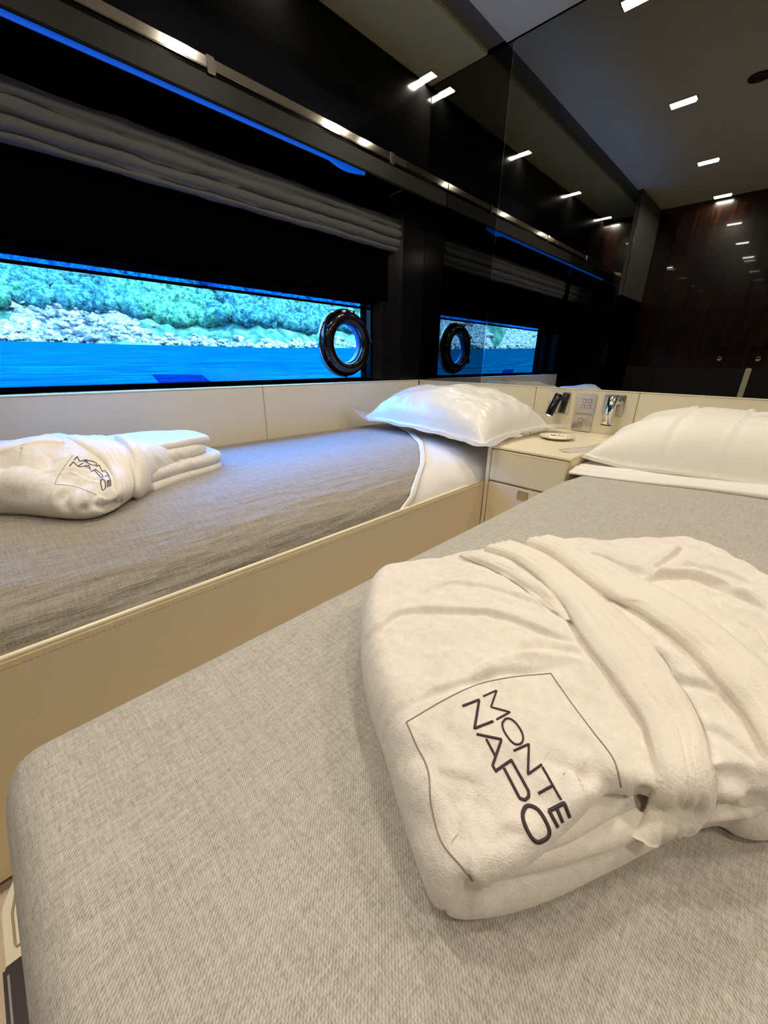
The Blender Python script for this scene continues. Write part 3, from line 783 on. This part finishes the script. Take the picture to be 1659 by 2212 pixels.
# ---------------------------------------------------------------- pillows
def pillow(name, c, T, mt_, label, fl=.12, seed=0, creases=(), sag=0, n=110, wr=1.0, lift=None):
    """c: four 3D corners (near-left, near-right, far-right, far-left); T: half thickness at the middle"""
    c = [Vector(p) for p in c]
    u = np.linspace(-1, 1, n); Vt = []; Vb = []
    U, Vv = np.meshgrid(u, u, indexing='ij')
    s, t = (U + 1) / 2, (Vv + 1) / 2
    C4 = [np.array(p) for p in c]
    P0 = ((1 - s) * (1 - t))[..., None] * C4[0] + (s * (1 - t))[..., None] * C4[1] + (s * t)[..., None] * C4[2] + ((1 - s) * t)[..., None] * C4[3]
    # edges bow inwards between the corners
    cen = P0.mean((0, 1))
    ex = C4[1] - C4[0]; ey = C4[3] - C4[0]
    bow = .055
    P0 = P0 + (-Vv * np.abs(Vv) ** 2 * (1 - U ** 2) * bow)[..., None] * ey + (-U * np.abs(U) ** 2 * (1 - Vv ** 2) * bow)[..., None] * ex
    k = 1 - fl
    a = np.clip(np.abs(U) / k, 0, 1); b = np.clip(np.abs(Vv) / k, 0, 1)
    body = ((1 - a ** 3.6) * (1 - b ** 3.2)) ** .58
    w = fbm(U * 2.6 + seed, Vv * 2.6 + seed * 2, 4)
    rad = np.abs(pn(U * 3 + seed * 3, Vv * 3)) 
    edge = np.clip((np.maximum(a, b) - .55) / .45, 0, 1)
    pucker = edge * (1 - edge) * 4 * np.sin((U * 23 + Vv * 19) + 4 * w) * .5
    h = T * 2 * body * (1 + .05 * w * wr) + wr * (.004 * w * body + .0022 * pucker * (np.minimum(a, b) < 1))
    for ax_, pos, amp in creases:
        q_ = (U if ax_ == 'u' else Vv) - pos - .012 * w
        h = h + amp * np.exp(-(q_ / .012) ** 2) * (body > .02) - amp * .8 * np.exp(-((q_ - .03) / .02) ** 2) * (body > .02)
    flw = (1 - (body > 0)) * (.007 * w * wr)
    low = P0[..., 2].copy()
    top = P0.copy(); top[..., 2] += h * .86 + .003 + flw
    bot = P0.copy(); bot[..., 2] += flw - h * .14
    if lift is not None:
        L = lift(U, Vv); top[..., 2] += L; bot[..., 2] += L
    # stitched line of the flange
    top[..., 2] -= .003 * np.exp(-((np.maximum(a * k, b * k) - k) / .012) ** 2)
    V = np.concatenate([top.reshape(-1, 3), bot.reshape(-1, 3)]); Fc = []; N2 = n * n
    for i in range(n - 1):
        for j in range(n - 1):
            q = i * n + j; Fc.append((q, q + n, q + n + 1, q + 1)); Fc.append((N2 + q, N2 + q + 1, N2 + q + n + 1, N2 + q + n))
    bd_ = [(i * n, (i + 1) * n) for i in range(n - 1)] + [((n - 1) * n + j, (n - 1) * n + j + 1) for j in range(n - 1)] + [((i + 1) * n + n - 1, i * n + n - 1) for i in range(n - 1)] + [(j + 1, j) for j in range(n - 1)]
    for p, q in bd_: Fc.append((p, N2 + p, N2 + q, q))
    return tag(mk(name, V, Fc, mt_), label, 'pillow')
zb = ZB + .012
pillow('pillow', [(-1.50, 1.29, -.262), (-.665, 1.215, -.288), (-.612, 1.79, -.268), (-1.46, 1.83, -.25)], .088, M['satin'],
       'shiny white sateen pillow with flat border on the left bed in the cabin corner', .16, 1.3,
       creases=(('v', -.50, .004), ('u', -.25, .003), ('u', .35, .004)), wr=1.7,
       lift=lambda U, V: .05 * np.clip(-U - .8, 0, 1) / .2 * np.clip(-V - .55, 0, 1) / .45 + .012 * np.clip(U - .8, 0, 1) / .2)
pillow('pillow', [(-.500, 1.365, -.280), (.42, 1.45, -.314), (.45, 1.83, -.28), (-.44, 1.835, -.262)], .085, M['pillow_r'],
       'plump white cotton pillow with pressed fold lines on the right bed', .14, 4.1,
       creases=(('v', -.42, .007), ('u', -.42, .008), ('u', -.10, .008), ('u', .38, .008)), wr=.7,
       lift=lambda U, V: -np.maximum(0, .034 - .0175 * (U + 1)) * np.clip((U + 1) / .4, 0, 1) * np.clip((.2 - V) / 1.2, 0, 1))

# ---------------------------------------------------------------- bathrobes
def fold(H_, X, Y, P, amp, w, g=.0, gw=.003, side=1):
    d, s, t = seg_dist(X, Y, np.array(P)); sd = d * s * side
    tp = np.clip(np.minimum(t, 1 - t) * 5, 0, 1)
    return H_ + tp * (amp * np.exp(-(np.maximum(sd, 0) / w) ** 1.5) * (1 / (1 + np.exp(-sd / .0012))) - g * np.exp(-(sd / gw) ** 2))
def bvh_of(V, Fc):
    return BVHTree.FromPolygons([Vector(v) for v in V], [f for f in Fc], epsilon=0)
def drape(bv, px, off=0.0):
    h = bv.ray_cast(Vector((0, 0, 0)), ray(*px).normalized())
    if h[0] is None: return None
    n = h[1]
    if n.dot(ray(*px)) > 0: n = -n
    return h[0] + n * off, n
def densify(P, step):
    P = np.array(P, float); L = np.linalg.norm(np.diff(P, axis=0), axis=1).sum()
    return resample(P, max(3, int(L / step)), closed=False)
def catm(P, n=10):
    P = [np.array(p, float) for p in P]; P = [2 * P[0] - P[1]] + P + [2 * P[-1] - P[-2]]; out = []
    for i in range(1, len(P) - 2):
        for k in range(n):
            t = k / n
            out.append(.5 * ((2 * P[i]) + (-P[i - 1] + P[i + 1]) * t + (2 * P[i - 1] - 5 * P[i] + 4 * P[i + 1] - P[i + 2]) * t * t + (-P[i - 1] + 3 * P[i] - 3 * P[i + 1] + P[i + 2]) * t ** 3))
    out.append(P[-2]); return np.array(out)
def seam(name, bv, P, r, mt_, parent, step=4, off=.0002, n=6):
    pts = []
    for p in densify(P, step):
        h = drape(bv, p, off)
        if h: pts.append(h[0])
    if len(pts) < 2: return None
    return tube(name, pts, r, mt_, parent, n)
def strap(name, bv, L, R_, thick, mt_, parent, n=110, m=22, ribs=5, rib=.0008, ref=None):
    """belt laid on the cloth: L and R_ are its two edges"""
    L = resample(catm(L), n, False); R_ = resample(catm(R_), n, False); V = []; T2 = []
    last = None
    rows = []
    for i in range(n):
        row_ = []
        for j in range(m):
            s = j / (m - 1); p = L[i] * (1 - s) + R_[i] * s; h = drape(bv, p)
            if h is None: row_.append(None); continue
            row_.append(h)
        rows.append(row_)
    G = np.full((n, m, 3), np.nan); Nn = np.full((n, m, 3), np.nan)
    for i in range(n):
        for j in range(m):
            if rows[i][j] is not None: G[i, j] = rows[i][j][0]; Nn[i, j] = rows[i][j][1]
    for j in range(m):
        for A_ in (G, Nn):
            for k in range(3):
                c_ = A_[:, j, k]; ok = ~np.isnan(c_)
                if ok.any(): c_[~ok] = np.interp(np.flatnonzero(~ok), np.flatnonzero(ok), c_[ok])
    for _ in range(10):                                   # a stiff band bridges the small dips
        G[1:-1] = .25 * G[:-2] + .5 * G[1:-1] + .25 * G[2:]; Nn[1:-1] = .25 * Nn[:-2] + .5 * Nn[1:-1] + .25 * Nn[2:]
        G[:, 1:-1] = .25 * G[:, :-2] + .5 * G[:, 1:-1] + .25 * G[:, 2:]
    Nn /= np.linalg.norm(Nn, axis=2)[..., None] + 1e-9
    s = np.linspace(0, 1, m); pr = thick * (1 - np.abs(2 * s - 1) ** 8) ** .5 + rib * np.cos(s * 2 * np.pi * ribs) * (np.abs(2 * s - 1) < .9)
    top = G + Nn * pr[None, :, None]; bot = G - Nn * .004
    V = np.concatenate([top.reshape(-1, 3), bot.reshape(-1, 3)]); Fc = []; N2 = n * m
    for i in range(n - 1):
        for j in range(m - 1):
            q = i * m + j; Fc.append((q, q + 1, q + m + 1, q + m)); Fc.append((N2 + q, N2 + q + m, N2 + q + m + 1, N2 + q + 1))
        for j in (0, m - 1):
            q = i * m + j; Fc.append((q, q + m, N2 + q + m, N2 + q))
    for i in (0, n - 1):
        for j in range(m - 1):
            q = i * m + j; Fc.append((q, N2 + q, N2 + q + 1, q + 1))
    mk(name, V, Fc, mt_, parent)
    return V, Fc

def press(V, Fc, lines):
    """press creases into a cloth body along lines on its surface: (line, depth, width)"""
    V = np.array(V, float); bv = bvh_of(V.tolist(), Fc)
    for P_, dep, wd in lines:
        pts = []; nr = []
        for p in densify(catm(P_, 6), 3):
            h = drape(bv, p)
            if h: pts.append(h[0][:]); nr.append(h[1][:])
        if len(pts) < 3: continue
        pts = np.array(pts); nr = np.array(nr); c = pts.mean(0); R2 = (np.linalg.norm(pts - c, axis=1).max() + wd * 4) ** 2
        idx = np.flatnonzero(((V - c) ** 2).sum(1) < R2)
        d2 = ((V[idx][:, None, :] - pts[None]) ** 2).sum(2); k = d2.argmin(1); d = np.sqrt(d2.min(1))
        t = k / (len(pts) - 1); taper = np.clip(np.minimum(t, 1 - t) * 4, 0, 1) ** .7
        w = np.exp(-(d / wd) ** 2) - .35 * np.exp(-((d - 2.1 * wd) / (.9 * wd)) ** 2)
        V[idx] -= nr[k] * (dep * taper * w)[:, None]
    return V.tolist(), Fc
# ---- robe in the foreground
ZS = ZB / -.345
def xy(px, py, z): p = onz(px, py, z * ZS); return (p.x, p.y)
ctrl = [(960, 1955, -.297), (1000, 1965, -.30), (1024, 1905, -.285), (960, 1850, -.278), (1150, 1850, -.276), (1300, 1700, -.268), (1220, 1740, -.262), (900, 1750, -.285), (870, 1560, -.268), (830, 1500, -.275), (1000, 1500, -.250), (1190, 1455, -.243), (1080, 1640, -.252), (1230, 1600, -.252),
        (1000, 1300, -.248), (850, 1300, -.262), (850, 1400, -.262), (1100, 1220, -.240), (1050, 1400, -.254), (1130, 1520, -.240), (930, 1660, -.262), (900, 1230, -.258), (1300, 1180, -.235), (1450, 1250, -.236), (1500, 1170, -.232), (1620, 1260, -.238),
        (1600, 1400, -.242), (1400, 1500, -.243), (1600, 1600, -.256), (1450, 1700, -.272), (1650, 1750, -.285), (1750, 1500, -.262), (1850, 1600, -.28), (1340, 1350, -.240), (1250, 1300, -.240), (1180, 1400, -.24), (1360, 1640, -.260)]
CP = np.array([xy(*c) + (c[2] * ZS,) for c in ctrl])
def base_h(X, Y, sg=.042):
    X = np.asarray(X, float); Y = np.asarray(Y, float)
    num = 0; den = 0
    for x, y, z in CP:
        w = np.exp(-((X - x) ** 2 + (Y - y) ** 2) / (2 * sg * sg)) + 1e-9; num = num + w * z; den = den + w
    return num / den
def on_base(px, py, extra=0):
    z = -.25
    for _ in range(7):
        p = onz(px, py, z); z = float(base_h(np.array([p.x]), np.array([p.y]))[0]) + extra
    return (p.x, p.y)
BELT_E = [[(540, 165), (650, 200), (760, 280), (850, 380), (930, 520), (1020, 640), (1120, 780), (1190, 880), (1212, 1000), (1195, 1100)], [(660, 140), (780, 190), (890, 265), (990, 345), (1100, 440), (1200, 540), (1300, 690), (1370, 830), (1415, 950), (1425, 1090)], [(690, 140), (800, 180), (900, 260), (1010, 340), (1150, 410), (1300, 525), (1420, 640), (1500, 740), (1600, 860), (1650, 980), (1680, 1080)]]
def cr(pts, ox=750, oy=1100, k=1.825):
    return [on_base(x / k + ox, y / k + oy) for x, y in catm(pts, 5)]
creasesR = [  # polyline in the photograph crop, ridge height, ridge width, groove, side
    ([(110, 520), (160, 450), (230, 412), (400, 405), (600, 430), (780, 485), (925, 525)], .0050, .012, .0045, 1),
    ([(470, 650), (560, 600), (700, 560), (830, 568), (960, 592)], .0045, .010, .003, -1),
    ([(200, 800), (280, 755), (440, 700), (620, 640), (800, 620)], .0035, .010, .003, 1),
    ([(420, 190), (560, 225), (700, 300), (870, 440)], .006, .020, .006, 1),
    ([(250, 350), (420, 300), (640, 330), (800, 400)], .0025, .012, .0015, 1),
    ([(1000, 345), (1100, 420), (1260, 560), (1500, 745)], .005, .014, .004, -1),
    ([(1240, 640), (1340, 690), (1510, 745)], .003, .010, .0025, 1),
    ([(880, 170), (1000, 205), (1100, 240), (1190, 275)], .006, .020, .004, 1),
    ([(1190, 275), (1240, 225), (1300, 180), (1330, 150)], .006, .012, .005, 1),
    ([(1150, 288), (1260, 275), (1380, 280), (1520, 330), (1659, 400)], .008, .020, .006, 1),
    ([(1270, 250), (1380, 230), (1500, 260), (1659, 320)], .005, .010, .003, 1),
    ([(1400, 300), (1480, 400), (1600, 470), (1659, 560)], .004, .010, .003, -1),
    ([(780, 980), (900, 1040), (1000, 1090), (1060, 1080)], .004, .014, .003, -1),
    ([(560, 1330), (660, 1270), (760, 1290), (860, 1240)], .003, .012, .0015, 1),
    ([(330, 1040), (420, 1060), (540, 1100)], .002, .016, .001, 1),
    ([(1400, 1090), (1500, 1060), (1600, 1070), (1659, 1100)], .004, .012, .004, 1),
    ([(1380, 850), (1480, 900), (1560, 960), (1640, 1010)], .003, .016, .002, 1),
    ([(1500, 1200), (1560, 1130), (1659, 1120)], .003, .010, .003, 1),
    ([(100, 640), (130, 560), (190, 480)], .003, .012, .002, -1),
]
CRW = [(cr(p), a, w, g, s) for p, a, w, g, s in creasesR]
BEW = [cr(p) for p in BELT_E]
def topB(X, Y):
    X = np.asarray(X, float); Y = np.asarray(Y, float)
    h = base_h(X, Y) + .0045 * fbm(X * 17, Y * 17, 3) + .0020 * pn(X * 55, Y * 55)
    for P_, a, w, g, s in CRW: h = fold(h, X, Y, P_, a * 1.5, w * .8, g * 1.3, .0032, s)
    for P_ in BEW: h = fold(h, X, Y, P_, 0, .01, .0045, .004, 1)
    return h
polyB = [(1016, 1950, -.305), (1003, 1990, -.332), (978, 2007, -.336), (945, 1993, -.334), (924, 1953, -.326), (908, 1900, -.320), (891, 1840, -.315), (868, 1760, -.31), (838, 1640, -.302), (792, 1500, -.298), (777, 1400, -.295), (781, 1300, -.288), (805, 1238, -.28), (880, 1203, -.265), (1000, 1185, -.252), (1150, 1167, -.244), (1290, 1156, -.240), (1400, 1150, -.236), (1480, 1150, -.235), (1545, 1172, -.235),
         (1659, 1226, -.240), (1800, 1310, -.245), (1950, 1450, -.262), (1960, 1600, -.28), (1800, 1700, -.29), (1640, 1735, -.290), (1520, 1745, -.285), (1430, 1730, -.280), (1350, 1712, -.272), (1300, 1712, -.272), (1262, 1755, -.270), (1216, 1796, -.274), (1155, 1853, -.279), (1090, 1888, -.284), (1030, 1908, -.288)]
frontB = np.array([xy(*p) for p in polyB[-11:]])
def fmask(x, y):
    d, _, t = seg_dist(x, y, frontB); return np.exp(-(d / .012) ** 2) * np.clip(t * 6, 0, 1)
def z0B(x, y):
    k = fmask(x, y); return (ZB - .001) * (1 - k) + (base_h(x, y) - .021) * k
gB = slab([xy(*p) for p in polyB], z0B, topB, prof_pillow(.022, 18, -85), N=760, rings=190, it=2, rsc=lambda x, y: 1 - .55 * fmask(x, y))
def topA(X, Y):
    h = -.303 * ZS + .0022 * fbm(X * 20, Y * 20, 3)
    cx, cy = xy(965, 1935, -.29); return h + .008 * np.exp(-(((X - cx) ** 2 + (Y - cy) ** 2) / .028 ** 2))
polyA = [(950, 1940, -.325), (962, 1985, -.333), (985, 2003, -.338), (1020, 2006, -.338), (1100, 1993, -.338), (1200, 1958, -.338), (1300, 1908, -.338), (1430, 1838, -.338), (1500, 1808, -.338), (1560, 1792, -.338), (1590, 1822, -.34), (1659, 1838, -.34), (1800, 1800, -.34),
         (1850, 1700, -.33), (1600, 1500, -.31), (1300, 1500, -.31), (1050, 1650, -.31), (930, 1800, -.315)]
gA = slab([xy(*p) for p in polyA], ZB - .001, topA, prof_pillow(.017, 12, -75), N=620, rings=60, it=2)
def topC(X, Y): return -.293 * ZS + .0025 * fbm(X * 24, Y * 24, 3)
polyC = [(1040, 1895, -.295), (1112, 1880, -.296), (1200, 1862, -.296), (1298, 1832, -.296), (1369, 1806, -.296), (1430, 1768, -.296), (1560, 1760, -.296), (1700, 1740, -.296), (1650, 1600, -.29), (1400, 1550, -.29), (1150, 1700, -.29)]
gC = slab([xy(*p) for p in polyC], -.312 * ZS, topC, prof_pillow(.010, 10, -75), N=420, rings=50, it=2)
polyC2 = [(1100, 1850, -.29), (1180, 1828, -.286), (1260, 1795, -.286), (1340, 1745, -.286), (1430, 1715, -.286), (1400, 1600, -.28), (1200, 1680, -.28)]
gC2 = slab([xy(*p) for p in polyC2], -.300 * ZS, lambda X, Y: -.286 * ZS + .0025 * fbm(X * 24 + 4, Y * 24, 3), prof_pillow(.008, 10, -75), N=300, rings=30, it=2)
robe = empty('bathrobe', (.0, .4, ZB), 'large folded cream velour bathrobe with belt, lying on the right bed in the foreground', 'bathrobe')
GV, GF = join_geo([gB, gA, gC, gC2])
def cpx(P, ox=750, oy=1100, k=1.825): return [(x / k + ox, y / k + oy) for x, y in P]
GV, GF = press(GV, GF, [(cpx(p), d, w) for p, d, w in (
    ([(780, 975), (870, 1030), (1000, 1095)], .004, .007), ([(505, 1465), (470, 1500), (465, 1560), (440, 1600)], .005, .006),
    ([(1420, 1075), (1540, 1055), (1640, 1100)], .006, .006), ([(1430, 1180), (1560, 1150), (1659, 1165)], .005, .006),
    ([(1130, 1120), (1165, 1125), (1160, 1190)], .008, .005), ([(640, 560), (780, 545), (950, 575)], .003, .004),
    ([(300, 560), (420, 520), (600, 530)], .002, .007), ([(200, 1000), (260, 960), (330, 990)], .0025, .007), ([(180, 820), (240, 740), (340, 690)], .003, .006),
    ([(520, 1120), (560, 1200), (640, 1290)], .0022, .007), ([(860, 700), (960, 800), (1060, 930)], .002, .008), ([(1300, 1240), (1400, 1230), (1500, 1180)], .003, .006),
    ([(1000, 350), (1060, 350), (1120, 395)], .006, .005), ([(1230, 180), (1260, 150), (1300, 140)], .003, .005), ([(1440, 300), (1520, 290), (1620, 330)], .004, .006),
    ([(250, 1200), (300, 1240), (380, 1250)], .002, .008), ([(930, 1010), (1010, 1060), (1060, 1130)], .003, .006))])
mk('robe_body', GV, GF, M['velour'], robe)
BV = bvh_of(GV, GF)
def cz(P, ox=750, oy=1100, k=1.825): return [(x / k + ox, y / k + oy) for x, y in P]
s1 = strap('belt', BV, cz([(540, 165), (650, 200), (760, 280), (850, 380), (930, 520), (1020, 640), (1120, 780), (1190, 880), (1212, 1000), (1198, 1100), (1165, 1200), (1122, 1292)]),
           cz([(660, 140), (780, 190), (890, 265), (990, 345), (1100, 440), (1200, 540), (1300, 690), (1370, 830), (1415, 950), (1430, 1080), (1420, 1170), (1345, 1236)]), .0085, M['rib'], robe)
s2 = strap('belt', BV, cz([(690, 140), (800, 180), (900, 260), (1010, 340), (1150, 410), (1300, 525), (1420, 640), (1500, 740), (1600, 860), (1650, 980), (1680, 1080)]),
           cz([(780, 118), (910, 150), (1030, 215), (1160, 290), (1310, 370), (1460, 475), (1570, 570), (1680, 670), (1760, 800), (1800, 930), (1820, 1060)]), .0100, M['rib'], robe)
strap('front_band', BV, cz([(440, 186), (560, 235), (680, 305), (780, 385), (860, 440)]), cz([(500, 172), (620, 210), (740, 275), (830, 360), (895, 450)]), .0030, M['rib'], robe, n=70, m=12, ribs=2, rib=.0003)
pk = [(878, 1560), (960, 1512), (1030, 1480), (1100, 1464), (1190, 1455)]
seam('pocket_seam', BV, catm(pk), .00048, M['seam'], robe)
seam('pocket_seam', BV, catm([(1190, 1455), (1235, 1520), (1280, 1580), (1325, 1640), (1342, 1700)]), .00048, M['seam'], robe)
seam('pocket_seam', BV, catm([(878, 1560), (900, 1610), (925, 1665), (932, 1740), (955, 1820), (1000, 1875), (1022, 1903)]), .00055, M['seam'], robe)
LET = [('M', [(235, 295), (395, 225), (325, 420), (548, 478), (390, 565)], 0, .0010),
       ('O', [(460, 600), (500, 555), (560, 560), (630, 620), (690, 720), (700, 800), (665, 850), (600, 848), (530, 780), (470, 680)], 1, .0010),
       ('N', [(590, 928), (768, 850), (758, 1200), (918, 1088)], 0, .0011),
       ('T', [(928, 1120), (1035, 1310), (1145, 1500)], 0, .0011), ('T', [(1030, 1342), (878, 1425)], 0, .0012),
       ('E', [(1003, 1628), (1180, 1535), (1242, 1700)], 0, .0017), ('E', [(1090, 1590), (1160, 1760)], 0, .0017), ('E', [(1003, 1628), (1105, 1815)], 0, .0017),
       ('N', [(-5, 408), (190, 332), (135, 670), (350, 585)], 0, .0014),
       ('A', [(160, 735), (450, 795), (345, 1100), (385, 1165)], 0, .0013), ('A', [(270, 790), (375, 985)], 0, .0012),
       ('P', [(375, 1168), (565, 1035), (765, 1400), (768, 1460), (720, 1503), (660, 1480), (480, 1130)], 0, .0014),
       ('O', [(700, 1640), (730, 1580), (790, 1570), (880, 1620), (960, 1740), (1005, 1860), (980, 1940), (880, 1990), (810, 1950), (740, 1830), (700, 1720)], 1, .0017)]
def flat_ribbon(pts, nrm, w, h):
    """raised satin-stitch band along pts"""
    V = []; Fc = []; m_ = len(pts)
    for i in range(m_):
        t = pts[min(i + 1, m_ - 1)] - pts[max(0, i - 1)]
        s = nrm[i].cross(t)
        if s.length < 1e-9: s = Vector((1, 0, 0))
        s.normalize()
        for k, hh in ((-1, -.0006), (-.8, h * .8), (0, h), (.8, h * .8), (1, -.0006)): V.append(pts[i] + s * (w * k) + nrm[i] * hh)
    for i in range(m_ - 1):
        for k in range(4): Fc.append((i * 5 + k, i * 5 + k + 1, i * 5 + k + 6, i * 5 + k + 5))
    Fc.append((0, 1, 2, 3, 4)); e = (m_ - 1) * 5; Fc.append((e + 4, e + 3, e + 2, e + 1, e)); return V, Fc
def embroider(bv, strokes, mt_, parent, h=.0009, step=2.5, wk=1.0):
    groups = []
    for ch, P_, closed, w in strokes:
        P_ = list(P_)
        if closed:
            Q = catm(P_ + [P_[0], P_[1]], 6); P_ = Q[: len(Q) - 6 + 1]
        pts = []; nr = []
        for p in densify(P_, step):
            hh = drape(bv, p)
            if hh: pts.append(hh[0]); nr.append(hh[1])
        if len(pts) > 2:
            g = flat_ribbon(pts, nr, w * wk, h)
            if groups and groups[-1][0] == ch: groups[-1][1].append(g)
            else: groups.append([ch, [g]])
    for ch, gs in groups: mk('embroidered_letter', *join_geo(gs), mt_, parent)
SK = 5.396
embroider(BV, [(c_, [(x / SK + 1000, y / SK + 1450) for x, y in P_], cl_, w_) for c_, P_, cl_, w_ in LET], M['thread'], robe, wk=.72)

# ---- robe on the left bed
def xL(px, py, z): p = onz(px, py, z); return (p.x, p.y)
ctl = [(-.955, .10, -.275), (-1.0, .05, -.262), (-1.08, -.02, -.25), (-1.05, .08, -.225), (-1.10, .10, -.192), (-1.17, .08, -.180), (-1.20, .0, -.185), (-1.15, -.12, -.20), (-1.30, .10, -.195), (-1.02, .19, -.25), (-1.07, .27, -.240),
       (-1.12, .24, -.205), (-1.18, .30, -.212), (-1.25, .24, -.208), (-1.16, .38, -.238), (-1.22, .42, -.228), (-1.32, .40, -.235), (-1.35, .25, -.22), (-1.15, .45, -.255), (-1.36, .0, -.22), (-1.25, .48, -.245)]
CL = np.array(ctl)
def base_l(X, Y, sg=.038):
    num = 0; den = 0
    for x, y, z in CL:
        w = np.exp(-((X - x) ** 2 + (Y - y) ** 2) / (2 * sg * sg)) + 1e-9; num = num + w * z; den = den + w
    return num / den
def topL(X, Y):
    X = np.asarray(X, float); Y = np.asarray(Y, float)
    h = base_l(X, Y) + .006 * fbm(X * 18 + 3, Y * 18, 3) + .0012 * pn(X * 50, Y * 50)
    for P_, a, w, g, s in (([(-.955, .18), (-1.0, .15), (-1.04, .11), (-1.05, .06)], .006, .012, .006, 1), ([(-.96, .16), (-.99, .12), (-1.0, .07)], .005, .010, .004, -1),
                           ([(-1.35, .12), (-1.22, .10), (-1.12, .04), (-1.08, -.05), (-1.10, -.14)], .010, .03, .004, 1), ([(-.99, .19), (-1.03, .16), (-1.06, .17)], .004, .008, .004, 1)):
        h = fold(h, X, Y, P_, a, w, g, .004, s)
    return h
pm = [(-1.22, -.22), (-1.16, -.13), (-1.115, -.045), (-1.05, .01), (-.985, .055), (-.948, .095), (-.945, .135), (-.975, .175), (-1.02, .215), (-1.07, .265), (-1.11, .32), (-1.15, .36), (-1.38, .36), (-1.42, .2), (-1.43, -.02), (-1.38, -.2)]
gl1 = slab(pm, ZB, topL, prof_pillow(.050, 18, -75), N=520, rings=120, it=2)
# three folded layers to the right of the belt
def lay(P_, z0, z1, r=.012, sd=0): return slab(P_, z0, lambda X, Y: z1 + .003 * fbm(X * 14 + sd, Y * 14, 3), prof_pillow(r, 10, -75), N=300, rings=30, it=2)
gl2 = lay([(-1.03, .22), (-1.105, .34), (-1.135, .43), (-1.155, .475), (-1.20, .505), (-1.34, .50), (-1.40, .35), (-1.38, .2)], ZB, -.297, .013, 1)
gl3 = lay([(-1.045, .22), (-1.115, .35), (-1.142, .44), (-1.165, .485), (-1.21, .51), (-1.34, .50), (-1.40, .35), (-1.38, .2)], -.300, -.268, .015, 5)
gl4 = lay([(-1.075, .22), (-1.135, .35), (-1.165, .43), (-1.20, .47), (-1.34, .47), (-1.40, .35), (-1.38, .2)], -.272, -.236, .018, 9)
gl5 = lay([(-1.10, .21), (-1.155, .33), (-1.175, .42), (-1.185, .465), (-1.22, .485), (-1.36, .47), (-1.42, .33), (-1.38, .18)], -.240, -.220, .009, 13)
robe2 = empty('bathrobe', (-1.15, .15, ZB), 'rolled white velour bathrobe tied with its belt on the left bed below the window', 'bathrobe')
GV, GF = join_geo([gl1, gl2, gl3, gl4, gl5])
GV, GF = press(GV, GF, [([(x / 3.456, y / 3.456 + 920) for x, y in p], d, w) for p, d, w in (
    ([(740, 455), (705, 520), (715, 580), (790, 600), (880, 565), (965, 500)], .012, .007), ([(745, 505), (800, 530), (842, 500)], .007, .005),
    ([(505, 490), (475, 560), (490, 655)], .008, .009), ([(590, 640), (650, 610), (720, 620)], .007, .007), ([(425, 570), (480, 510), (560, 470)], .005, .007),
    ([(640, 500), (690, 530), (720, 540)], .006, .004), ([(350, 180), (375, 260), (360, 330)], .004, .010), ([(560, 340), (520, 380), (500, 430)], .005, .009),
    ([(1320, 190), (1345, 240), (1335, 300)], .005, .006), ([(1150, 250), (1200, 300), (1180, 340)], .005, .008), ([(1420, 200), (1440, 250), (1480, 260)], .004, .006),
    ([(0, 500), (150, 520), (300, 490)], .003, .012))])
mk('robe_body', GV, GF, M['velour2'], robe2)
BL = bvh_of(GV, GF)
def c6(P): return [(x / 3.456, y / 3.456 + 920) for x, y in P]
strap('belt', BL, c6([(500, 88), (600, 150), (720, 230), (810, 320), (850, 420), (862, 500), (858, 560)]), c6([(820, 96), (900, 150), (960, 220), (985, 320), (992, 400), (985, 460), (960, 500)]), .010, M['rib'], robe2, n=70, m=20)
strap('belt', BL, c6([(850, 100), (930, 150), (985, 230), (1000, 330), (1000, 420), (990, 500), (985, 590)]), c6([(960, 100), (1030, 170), (1075, 260), (1098, 360), (1102, 440), (1098, 500), (1090, 545)]), .014, M['rib'], robe2, n=70, m=16, ribs=4)
strap('front_band', BL, c6([(-60, 175), (60, 130), (200, 95), (330, 85), (450, 95)]), c6([(-60, 225), (60, 195), (200, 150), (330, 125), (480, 140)]), .005, M['rib'], robe2, n=60, m=12, ribs=2, rib=.0004)
seam('pocket_seam', BL, catm([(157, 984), (139, 1008), (124.5, 1031), (118, 1046)]), .00055, M['seam'], robe2, 2)
seam('pocket_seam', BL, catm([(118, 1046), (156, 1050), (182, 1058), (208, 1069)]), .00055, M['seam'], robe2, 2)
def sm(lines):
    return [(c_, c6(P_), cl_, .0011) for c_, P_, cl_ in lines]
def c7(P): return [(x / 10.37 + 110, y / 10.37 + 960) for x, y in P]
L2 = [('M', [(520, 355), (585, 270), (640, 378), (810, 340), (735, 400)], 0),
      ('O', [(790, 385), (850, 368), (940, 385), (1015, 425), (1010, 465), (930, 465), (840, 430)], 1),
      ('N', [(1005, 497), (1080, 465), (1145, 610), (1205, 580)], 0),
      ('T', [(1208, 582), (1280, 670), (1325, 780)], 0), ('T', [(1280, 690), (1205, 718)], 0),
      ('E', [(1260, 820), (1330, 795), (1345, 935)], 0), ('E', [(1295, 810), (1308, 950)], 0), ('E', [(1262, 820), (1270, 965)], 0),
      ('N', [(418, 490), (505, 390), (600, 492), (712, 420)], 0),
      ('A', [(615, 500), (660, 505), (850, 470), (885, 575)], 0), ('A', [(750, 490), (870, 540)], 0),
      ('P', [(895, 592), (920, 605), (1000, 555), (1160, 700), (1160, 745), (1120, 745), (975, 580)], 0),
      ('O', [(1115, 860), (1130, 790), (1180, 785), (1215, 850), (1220, 950), (1205, 1005), (1155, 1020), (1130, 940)], 1)]
embroider(BL, [(c_, c7(P_), cl_, .0010) for c_, P_, cl_ in L2], M['thread'], robe2, .0010, .6)
